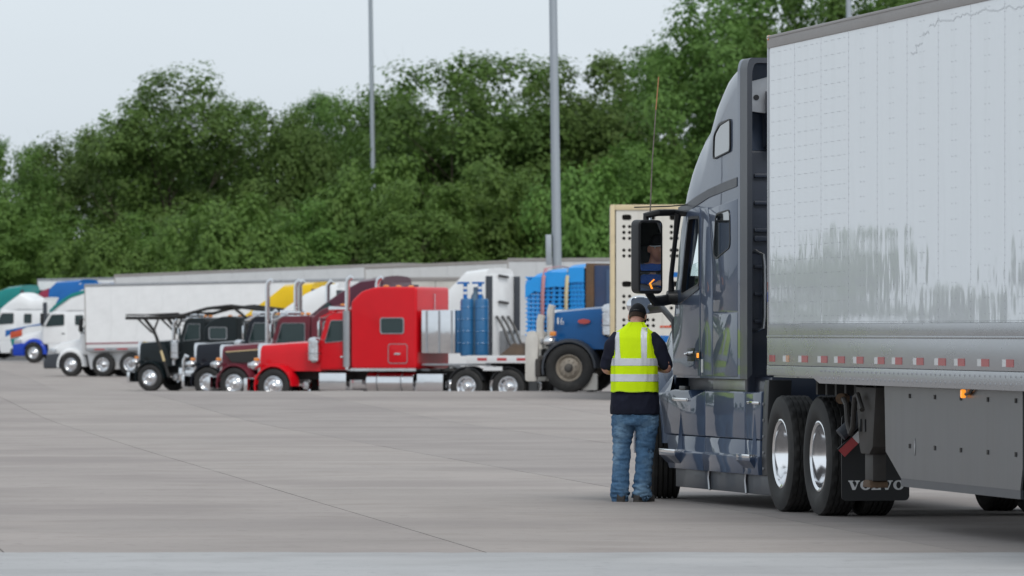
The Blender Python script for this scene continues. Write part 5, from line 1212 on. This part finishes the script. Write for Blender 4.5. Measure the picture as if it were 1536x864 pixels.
MB().box(1.0, 2.45, -.012, .0, 1.46, 1.50).build('orange_strip', P_['orange'], CT); MB().box(.12, 2.45, -.012, .0, 1.16, 1.30).build('blue_strip', P_['stripe_blue'], CT)
# left flank, seen at a sliver
for k in range(9): MB().box(-.012, .02, .12+1.5*k, 1.58+1.5*k, .9, top-.05).build('flank_panel', M['rail'], CT, .008)
MB().box(-.09, -.01, 7.0, 7.5, 2.9, 3.35).build('side_box', M['guard'], CT, .01)
for zc in (3.6, 2.2):
    MB().box(-.02, .0, .2, 13.5, zc, zc+.10).build('flank_rail', M['rust'], CT, .005)
for y in (3.2, 4.5):
    for x in (.12, 2.46): wheel(CT, 0, 0, .51, 'far', 'dishfar', 'dfar', 1, dual=True).matrix_local = Matrix.Translation((x, y, .51)) @ Matrix.Rotation(rad(90 if x < 1 else -90), 4, 'Z')
    MB().cyl((.2, y, .51), (2.4, y, .51), .08, n=8).build('axle', M['blackmatt'], CT)
# second livestock trailer far behind the red cab: oval slots under its roof
L2 = thing('livestock_trailer', 'cream livestock trailer with dark oval slots, far back above the red sleeper roof', 'trailer', place(560, 39.0, off=1.3, dz=.1), YAW)
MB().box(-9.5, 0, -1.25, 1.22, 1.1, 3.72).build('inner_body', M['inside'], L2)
for k in range(7):
    m = MB(); a, b2 = -1.30*(k+1)+.01, -1.30*k-.01; N = 16; c0_, d0_ = 3.0, 3.5
    cx, cz = (a+b2)/2, 3.25; bo = []; ho = []
    for q_ in range(N):
        t = 2*PI*q_/N; C, S__ = cos(t), sin(t); q = 1/max(abs(C), abs(S__)); bo.append((cx+C*q*(b2-a)/2, 1.28, cz+S__*q*.25)); ho.append((cx+.20*math.copysign(abs(C)**.6, C), 1.28, cz+.13*math.copysign(abs(S__)**.6, S__)))
    m.add(bo+ho+[(u, 1.20, w) for u, _, w in ho], [(q_, (q_+1) % N, N+(q_+1) % N, N+q_) for q_ in range(N)]+[(N+q_, N+(q_+1) % N, 2*N+(q_+1) % N, 2*N+q_) for q_ in range(N)])
    m.add([(a, 1.28, 1.1), (b2, 1.28, 1.1), (b2, 1.28, 3.0), (a, 1.28, 3.0)], [(0,1,2,3)]); m.add([(a, 1.28, 3.5), (b2, 1.28, 3.5), (b2, 1.28, 3.75), (a, 1.28, 3.75)], [(0,1,2,3)])
    m.build('slotted_panel', M['guard'], L2, fix=False)
MB().box(-9.5, .02, -1.28, 1.31, 3.74, 3.88).build('top_rail', M['railtop'], L2, .01)

# ---- flatbed behind the red truck and its load
FB = thing('flatbed_trailer', 'flatbed trailer with red and white tape along its deck edge, behind the red truck', 'trailer', RED.location, YAW)
fx0, fx1 = -6.25, -15.5
MB().box(fx1, fx0, -1.28, 1.28, 1.24, 1.40).build('deck', M['greysteel'], FB, .01)
MB().box(fx1, fx0, 1.28, 1.31, 1.20, 1.42).build('side_rail', M['white_tape'], FB, .006)
for k in range(8): MB().box(fx0-.35-.62*k-.30, fx0-.35-.62*k, 1.305, 1.316, 1.27, 1.35).build('red_tape', M['red_tape'], FB)
for s in (1, -1): MB().box(fx1, fx0-.5, s*.45-.06, s*.45+.06, .95, 1.24).build('beam', M['blackmatt'], FB)
MB().box(-7.35, -6.75, 1.18, 1.24, .98, 1.10).build('sign_plate', M['white_tape'], FB)
for x in (-13.2, -14.5):
    for s in (1, -1): wheel(FB, x, s*1.22, .51, 'far', 'dishfar', 'dfar', s, dual=True)
FM = Matrix.Translation(RED.location) @ Matrix.Rotation(YAW, 4, 'Z')
def on_deck(name, label, cat, x, y, group=None, z=1.40):
    p = FM @ Vector((x, y, z)); return thing(name, label, cat, p, YAW, group)
M['tankblue'] = mat('tank_blue', (.02, .13, .30), .4, 0, .4, .1, 4)
M['palletblue'] = mat('pallet_blue_plastic', (.008, .28, .72), .45, 0, .1, .06, 4)
for i, (x, lab) in enumerate(((-5.98, 'blue gas tank next to the chrome rack of the red truck'), (-6.45, 'blue gas tank standing at the right, on the flatbed'))):
    t = on_deck('gas_tank', lab, 'tank', x, .62, 'blue gas tanks behind the red sleeper', 1.402)
    MB().lathe([(.02, 0), (.19, .0), (.20, .04), (.20, 1.58), (.18, 1.66), (.02, 1.69)], 20, 'z').build('shell', M['tankblue'], t)
    for z in (.35, .7, 1.05, 1.4): MB().lathe([(.202, z), (.212, z+.02), (.202, z+.04), (.19, z+.02)], 20, 'z', close=True).build('hoop', M['tankblue'], t)
    v = MB().cyl((.06, 0, 1.68), (.06, 0, 2.15), .06, n=12).build('valve_post', P_['stripe_blue'], t); MB().box(-.06, .30, -.05, .05, 2.10, 2.16).build('valve_handle', P_['stripe_blue'], v, .01)
    for z in (1.8, 1.95): MB().cyl((.06, 0, z), (.06, 0, z+.07), .064, n=12).build('white_band', M['white_tape'], v)
t = on_deck('gas_bottle', 'small grey-blue bottle between the two blue gas tanks', 'bottle', -6.21, .40, None, 1.402)
MB().lathe([(.02, 0), (.22, 0), (.22, 1.55), (.18, 1.75), (.12, 1.85), (.12, 2.0), (.02, 2.02)], 18, 'z').build('bottle_body', mat('slate_bottle', (.10, .17, .24), .5), t)
# folded brown tarp
t = on_deck('folded_tarp', 'brown folded tarp lying on the flatbed deck', 'tarp', -7.95, .75, None, 1.402)
m = MB(); rs = random.Random(3); K = 14
vs = [((i/K-.5)*1.5, (j/8-.5)*.8, (.34*(1-(2*i/K-1)**4)*(1-(2*j/8-1)**4)**.5 if 0 < i < K and 0 < j < 8 else 0)*(1+.35*noise.noise(Vector((i*.5, j*.7, 3))))) for i in range(K+1) for j in range(9)]
m.add(vs, [(i*9+j, i*9+j+1, (i+1)*9+j+1, (i+1)*9+j) for i in range(K) for j in range(8)]); m.build('tarp_cloth', mat('brown_canvas', (.10, .07, .05), .9, var=.3, bump=.01, bscale=12), t)
t = on_deck('steel_drum', 'rusty brown drum between the white truck and the pallets', 'drum', -8.35, -.2, None, 1.402)
MB().lathe([(.02, 0), (.3, 0), (.3, .4), (.315, .42), (.3, .44), (.3, .85), (.315, .87), (.3, .89), (.3, 1.2), (.02, 1.2)], 18, 'z').build('drum_body', M['rust'], t)
# stacks of blue plastic pallets, each layer with its own deck and blocks
def pallet_stack(x0, ln, n, label, curve):
    t = on_deck('pallet_stack', label, 'pallets', x0, 0, 'blue plastic pallets strapped on the flatbed', 1.402)
    me = MB()
    me.box(-ln, 0, -1.22, 1.22, .08, .122)
    for bx in range(4):
        a = -ln+(ln-.16)*bx/3
        for y0 in (-1.22, -.1, 1.06): me.box(a+.02, a+.12, y0+.04, y0+.13, .0, .085)
    pm_ = me.mesh('pallet', M['palletblue'])
    for k in range(n):
        o = link('pallet', pm_, t); o.location = (.02*noise.noise(Vector((k*1.7, x0, 0))), .02*noise.noise(Vector((k*2.3, x0, 5))), k*.128)
    # rounded cap sheet of shrink wrap over the pile
    m = MB(); K = 10; vs = []
    for i in range(K+1):
        y = lerp(-1.24, 1.24, i/K); zz_ = n*.128+.20*(1-(2*i/K-1)**4)*.6
        vs += [(0.0, y, zz_-curve[0]), (-ln*.5, y, zz_+.0), (-ln, y, zz_-curve[1])]
    for y, z in ((1.255, n*.128-.42),): vs += [(0., y, z-curve[0]), (-ln*.5, y, z), (-ln, y, z-curve[1])]
    m.add(vs, [(3*i+a, 3*i+a+1, 3*i+a+4, 3*i+a+3) for i in range(K+1) for a in (0, 1)]); m.build('wrap_sheet', M['palletblue'], t)
    return t
pallet_stack(-8.08, .58, 18, 'blue pallet stack at the left, with its rounded corner', (.22, .05))
pallet_stack(-8.68, .72, 19, 'blue pallet stack in the middle, between the two straps', (.04, .02))
pallet_stack(-9.42, .50, 20, 'blue pallet stack at the right, against the rusty post', (.03, .0))
for x, mt_, lab in ((-8.67, mat('pink_strap', (.45, .22, .24), .8), 'pinkish strap over the blue pallets'), (-9.41, mat('cream_strap', (.55, .48, .30), .8), 'cream strap over the blue pallets')):
    t = on_deck('cargo_strap', lab, 'strap', x, 0, None, 0)
    m = MB(); pts = [(.04, 1.31, 1.40), (.02, 1.31, 3.2), (0, 1.29, 3.66), (0, 1.1, 3.95), (0, 0, 4.02), (0, -1.1, 3.95), (0, -1.3, 3.6), (0, -1.32, 1.4)]
    vs = []
    for p in pts: vs += [(p[0]-.055, p[1], p[2]), (p[0]+.055, p[1], p[2])]
    m.add(vs, [(2*i, 2*i+1, 2*i+3, 2*i+2) for i in range(len(pts)-1)]); o = m.build('webbing', mt_, t); q = o.modifiers.new('s', 'SOLIDIFY'); q.thickness = .012
t = on_deck('cargo_container', 'navy steel container with a rusty corner post, behind the blue truck hood', 'container', -10.02, 0, None, 1.402)
MB().box(-3.4, -.2, -1.2, 1.2, 0.02, 2.62).build('container_body', mat('navy_steel', (.035, .06, .13), .55, .2, 0, .15, 3, dirt=(.10, .06, .04, .5)), t, .02)
MB().box(-.2, .05, -1.22, 1.24, 0, 2.68).build('corner_post', M['rust'], t, .02)
for k in range(6): MB().box(-.75-.5*k, -.6-.5*k, 1.2, 1.26, .1, 2.5).build('side_rib', mat('navy_rib', (.05, .09, .17), .5, .2) if k == 0 else bpy.data.materials['navy_rib'], t, .01)
# ---- the lot outside the left edge that the trailer skin mirrors
for i, (x, y, c_) in enumerate(((-71, 206, 'white'), (-79.5, 222, 'white'), (-86, 245, 'greyp'), (-95, 258, 'white'), (-99, 286, 'white'), (-113, 296, 'white'))):
    t = trailer('box_trailer', 'parked box trailer beyond the left edge of the view', (x, y, gz(y)), rad(118), 11.0, c_, wheels=(-9, -10.3), panels=False, group='trailers beyond the left edge')
# ------------------------------------------------------------------ light poles
M['pole'] = mat('galvanised_pole', (.36, .40, .44), .5, .5, 0, .06, 1.5, stretch=(1, 1, .2))
def pole(px, s, ytop_r, label, r0, r1, h, lean=-.85):
    Y = FPX/s; x = (px-768)/s
    t = thing('light_pole', label, 'light pole', (x, Y, gz(Y)-.1), 0, 'light poles of the lorry park', ry=rad(lean))
    MB().lathe([(r0, 0), (lerp(r0, r1, .5), h*.5), (r1, h)], 16, 'z').build('shaft', M['pole'], t)
    MB().lathe([(r0*1.9, 0), (r0*1.9, .9), (r0*1.7, .95), (r0, .95)], 16, 'z').build('footing', M['guard'], t)
    MB().lathe([(r1*1.4, h), (r1*1.4, h+.3), (.02, h+.32)], 12, 'z').build('cap', M['pole'], t)
    for k in range(4):
        a = k*PI/2; hd = MB().box(-.3, .3, -.2, .2, h+.0, h+.22).xf(Matrix.Rotation(a, 4, 'Z') @ Matrix.Translation((1.2, 0, 0))).build('lamp_head', M['greysteel'], t, .03)
        MB().tube([(0, 0, h+.1), (cos(a)*1.0, sin(a)*1.0, h+.12)], .04, 6).build('arm', M['pole'], hd)
    return t
p1 = pole(838.5, 45.5, 0, 'thick light pole rising behind the parked trailers, nearest of the poles', .165, .10, 27)
MB().box(-.36, -.17, -.14, .14, 2.75, 3.75).xf(Matrix.Translation((0, 0, 1.75))).build('switch_box', M['pole'], p1, .02); MB().box(-.2, -.1, -.04, .04, 4.95, 5.05).build('box_bracket', M['greysteel'], p1)
pole(563.5, 24.3, 0, 'slim light pole standing among the tree crowns, left of the thick pole', .17, .12, 29)
pole(1281, 27.5, 0, 'light pole top seen behind the white trailer roof', .17, .13, 29)

# ------------------------------------------------------------------ trees
def leafmat(name, c1, c2, c3):
    m = bpy.data.materials.new(name); m.use_nodes = True; t = m.node_tree; t.nodes.clear()
    out = t.nodes.new('ShaderNodeOutputMaterial'); d = t.nodes.new('ShaderNodeBsdfPrincipled'); tr = t.nodes.new('ShaderNodeBsdfTranslucent'); ms = t.nodes.new('ShaderNodeMixShader')
    d.inputs['Roughness'].default_value = .6; d.inputs['Specular IOR Level'].default_value = .3; ms.inputs[0].default_value = .42
    tc = t.nodes.new('ShaderNodeTexCoord'); nz = t.nodes.new('ShaderNodeTexNoise'); nz.inputs['Scale'].default_value = .9; nz.inputs['Detail'].default_value = 5; nz.inputs['Roughness'].default_value = .75
    t.links.new(tc.outputs['Object'], nz.inputs['Vector'])
    cr = t.nodes.new('ShaderNodeValToRGB'); e = cr.color_ramp.elements; e[0].position = .30; e[0].color = (*c1, 1); e[1].position = .70; e[1].color = (*c3, 1); k = e.new(.5); k.color = (*c2, 1)
    t.links.new(nz.outputs['Fac'], cr.inputs[0])
    oi = t.nodes.new('ShaderNodeObjectInfo'); hv = t.nodes.new('ShaderNodeHueSaturation')
    mr = t.nodes.new('ShaderNodeMapRange'); mr.inputs['To Min'].default_value = .85; mr.inputs['To Max'].default_value = 1.2; t.links.new(oi.outputs['Random'], mr.inputs['Value']); t.links.new(mr.outputs[0], hv.inputs['Value'])
    mh = t.nodes.new('ShaderNodeMapRange'); mh.inputs['To Min'].default_value = .492; mh.inputs['To Max'].default_value = .512; t.links.new(oi.outputs['Random'], mh.inputs['Value']); t.links.new(mh.outputs[0], hv.inputs['Hue'])
    t.links.new(cr.outputs[0], hv.inputs['Color']); t.links.new(hv.outputs[0], d.inputs['Base Color']); t.links.new(hv.outputs[0], tr.inputs['Color'])
    t.links.new(d.outputs[0], ms.inputs[1]); t.links.new(tr.outputs[0], ms.inputs[2]); t.links.new(ms.outputs[0], out.inputs[0]); return m
M['leaf'] = leafmat('leaves', (.088, .156, .038), (.112, .196, .045), (.158, .25, .060))
M['leaf2'] = leafmat('fresh_leaves', (.096, .176, .040), (.126, .224, .048), (.172, .276, .062))
M['bark'] = mat('bark', (.13, .10, .08), .9, 0, 0, .3, 6, bump=.02, bscale=10)
def from_flat(name, co, faces_n, mat_):
    me = bpy.data.meshes.new(name); nv = len(co)//3; nf = nv//4
    me.vertices.add(nv); me.vertices.foreach_set('co', co); me.loops.add(nv); me.loops.foreach_set('vertex_index', list(range(nv)))
    me.polygons.add(nf); me.polygons.foreach_set('loop_start', list(range(0, nv, 4))); me.update(calc_edges=True); me.materials.append(mat_); return me
def tree_meshes(seed, H, Rw, leaves, airy=0, low=.18, lf=(.14, .30), leafm='leaf', nl=34):
    R = random.Random(seed); m = MB(); tips = []
    def branch(p, d, L, r, lev):
        n = 4; pts = [p]; rs_ = [r]; q = p.copy(); dd = d.copy()
        for k in range(n):
            dd = (dd+Vector((R.gauss(0, .16), R.gauss(0, .16), R.gauss(.03, .10)))).normalized(); q = q+dd*L/n; pts.append(q.copy()); rs_.append(r*(1-.16*(k+1)))
        m.tube(pts, rs_, 6 if lev < 2 else 4, False)
        if lev >= 3: tips.append(q); return
        for k in range({0: 7, 1: 4, 2: 3}[lev]):
            i = R.randint(2 if lev == 0 else 1, n); a = R.uniform(0, 2*PI); tilt = R.uniform(.45, 1.05)
            base = dd; o1 = base.orthogonal().normalized(); o2 = base.cross(o1)
            nd = (base*cos(tilt)+(o1*cos(a)+o2*sin(a))*sin(tilt)+Vector((0, 0, .15))).normalized(); branch(pts[i], nd, L*R.uniform(.55, .8), rs_[i]*.55, lev+1)
        tips.append(q)
    branch(Vector((0, 0, 0)), Vector((R.gauss(0, .05), R.gauss(0, .05), 1)).normalized(), H*.42, H*.022, 0)
    # lobes of foliage over the crown volume
    lobes = []
    for k in range(nl):
        u = R.random(); z = lerp(low*H, H*.95, u**.85); q_ = min(1, max(0, (z/H-low)/(1-low))); f = math.sqrt(max(.05, 1-((q_-.5)/.53)**2)) if q_ > .5 else lerp(.72, 1, q_/.5)
        a = R.uniform(0, 2*PI); rr = Rw*f*R.uniform(.35, .86); lobes.append((Vector((rr*cos(a), rr*sin(a), z)), R.uniform(.20, .33)*Rw*(1 if z < H*.75 else .8)))
    def env(z): q_ = (z/H-low)/(1-low); return Rw*(math.sqrt(max(.02, 1-((q_-.5)/.5)**2)) if q_ > .5 else 1)*(.98 if airy else .85)
    for tp in [t_ for t_ in R.sample(tips, len(tips)) if t_.z < H*.92 and math.hypot(t_.x, t_.y) < env(t_.z)][:nl]: lobes.append((tp.copy(), R.uniform(.15, .25)*Rw))
    co = []; tot = sum(l[1]**2 for l in lobes)
    for c, r in lobes:
        nn = int(leaves*r*r/tot)
        sub = [(Vector((R.gauss(0, 1), R.gauss(0, 1), R.gauss(.25, .9))).normalized(), R.uniform(.75, 1.15)) for _ in range(13)]
        for _ in range(nn):
            sd_, k_ = R.choice(sub)
            d = (sd_+Vector((R.gauss(0, .34), R.gauss(0, .34), R.gauss(0, .30)))).normalized(); p = c+d*(r*k_*R.uniform(.55, 1.12)); p.z = c.z+(p.z-c.z)*.85
            nrm = (d*.9+(p-Vector((0, 0, H*.45))).normalized()*.5+Vector((R.gauss(0, .32), R.gauss(0, .32), R.gauss(.40, .32)))).normalized()
            a = nrm.orthogonal().normalized(); b2 = nrm.cross(a); th = R.uniform(0, 2*PI); A = a*cos(th)+b2*sin(th); B = nrm.cross(A); s = R.uniform(*lf)*.5*(1.5-.6*airy if False else 1)
            A *= s; B *= s*R.uniform(.6, .9)
            for v in (p-A-B*.3, p+B-A*.2, p+A+B*.3, p-B+A*.2): co += v[:]
    zz = sorted(co[2::3]); kz = H/zz[int(len(zz)*.9975)]; rr_ = sorted(math.hypot(x, y) for x, y in zip(co[0::3], co[1::3])); kr = min(1.1, Rw/rr_[int(len(rr_)*.985)])
    co = [c*(kz if i % 3 == 2 else kr) for i, c in enumerate(co)]; m.v = [(x*kr, y*kr, z*kz) for x, y, z in m.v]
    return m.mesh('trunk', M['bark']), from_flat('crown', co, 0, M[leafm])
KIND = [tree_meshes(11, 15, 5.6, 34000, nl=56), tree_meshes(23, 17, 6.2, 27000, airy=1, low=.25, nl=38), tree_meshes(37, 13, 6.0, 34000, nl=58, low=.1), tree_meshes(41, 18, 5.8, 32000, low=.22, nl=50), tree_meshes(59, 7, 4.6, 20000, low=.02, leafm='leaf2', nl=40, lf=(.16, .32)), tree_meshes(67, 14, 5.2, 28000, low=.12, nl=46, leafm='leaf2')]
KH = [15, 17, 13, 18, 7, 14]; KW = [11.6, 12.8, 12.4, 12, 9.6, 10.8]
RT = random.Random(8)
def tree(px, ytop, wpx, Y, k, label, rz=None, name='tree', cat='tree', group=None):
    Y += 46; s = FPX/Y; z0 = gz(Y); top = CAMH+(HOR-ytop)/s; h = top-z0; w = wpx*1.22/s
    t = thing(name, label, cat, ((px-768)/s, Y, z0-.1), RT.uniform(0, 6.28) if rz is None else rz, group)
    for me, nm in zip(KIND[k], ('trunk', 'crown')):
        o = link(nm, me, t); o.scale = (w/KW[k], w/KW[k], h/KH[k])
    return t
TREES = [(12, 208, 150, 392, 0, 'tree cut by the left edge, standing tallest there'), (108, 196, 190, 400, 2, 'round tree left of the tall airy one'), (190, 150, 170, 412, 5, 'tree leaning against the left of the tall airy crown'),
 (280, 104, 270, 396, 1, 'tall airy tree with sky showing through its crown, above the white box trailer'), (372, 150, 190, 404, 0, 'tree on the right shoulder of the tall airy one'), (440, 166, 170, 398, 2, 'tree over the maroon truck stacks'),
 (500, 140, 170, 410, 3, 'tree just left of the slim light pole'), (588, 128, 210, 405, 2, 'loose-topped tree right beside the slim light pole'), (690, 82, 290, 390, 0, 'broad dense tree midway between the two tall poles'), (775, 96, 260, 400, 5, 'dense tree just left of the thick light pole'),
 (880, 86, 230, 394, 0, 'dense tree just right of the thick light pole'), (968, 70, 190, 402, 3, 'tree above the livestock trailer'), (1050, 0, 270, 372, 1, 'tall tree with gaps of sky, left of the tractor roof'), (1150, -40, 280, 380, 3, 'tall tree right above the tractor roof'),
 (1260, -70, 300, 376, 0, 'tall tree behind the front of the white trailer roof'), (1390, -90, 300, 384, 3, 'tall tree behind the white trailer, hidden but for its top')]
for a in TREES: tree(*a, group='row of trees behind the lorry park')
BUSH = [(-10, 300, 190, 388, 4, 'bushy tree at the left edge behind the teal roof'), (70, 322, 170, 384, 5, 'bushy tree above the striped white truck'), (160, 335, 160, 370, 4, 'low bushy tree above the left end of the white box trailer'), (235, 318, 150, 378, 5, 'bushy tree under the airy crown'), (350, 292, 190, 362, 4, 'bright green bushy tree above the navy and maroon trucks'),
 (455, 300, 180, 372, 5, 'bushy tree above the purple roof'), (560, 236, 190, 374, 4, 'low bushy tree below the slim light pole'), (625, 270, 190, 368, 5, 'bushy tree above the red sleeper'), (715, 262, 180, 372, 4, 'bushy tree above the white high-roof truck'), (800, 255, 170, 376, 5, 'bushy tree behind the thick light pole'),
 (885, 240, 170, 366, 4, 'bushy tree left of the livestock trailer'), (965, 215, 180, 368, 5, 'bushy tree behind the whip antenna'), (1040, 190, 190, 372, 4, 'bushy tree left of the tractor windshield'), (1130, 170, 190, 372, 5, 'bushy tree hidden behind the tractor')]
for a in BUSH: tree(*a, name='bushy_tree', group='bushy trees along the lot edge')
for i in range(36): tree(-140-145*i-30*sin(i*5), (190 if i < 5 else 372 if i < 24 else 420)+52*sin(i*2.3), 240 if i < 14 else 150, 385+8*cos(i*2.3), (0, 2, 3, 1)[i % 4], 'tree beyond the left edge of the view', group='trees beyond the left edge')
for i in range(7): tree(1560+230*i, 40+40*sin(i*2.1), 300, 386+8*cos(i*2.3), (3, 0, 2, 5)[i % 4], 'tree of the same row, hidden behind the white trailer', group='trees hidden by the white trailer')
# the wood behind, one mass
co = []; R = random.Random(77)
for k in range(260):
    x = R.uniform(-90, 45); y = R.uniform(462, 486); z = R.uniform(0, 13 if x < 6 else 17)+gz(y); r = R.uniform(1.2, 2.4)
    for _ in range(170):
        d = Vector((R.gauss(0, 1), R.gauss(0, 1), R.gauss(0, .8))).normalized(); p = Vector((x, y, z))+d*r*R.uniform(.4, 1)
        nrm = (d+Vector((R.gauss(0, .5), R.gauss(0, .5), R.gauss(.3, .5)))).normalized(); a = nrm.orthogonal().normalized()*R.uniform(.12, .26); b2 = nrm.cross(a)
        for v in (p-a, p+b2, p+a, p-b2): co += v[:]
wd = link('wood', from_flat('wood', co, 0, M['leaf'])); tag(wd, 'mass of foliage of the wood behind the row of trees', kind='stuff')
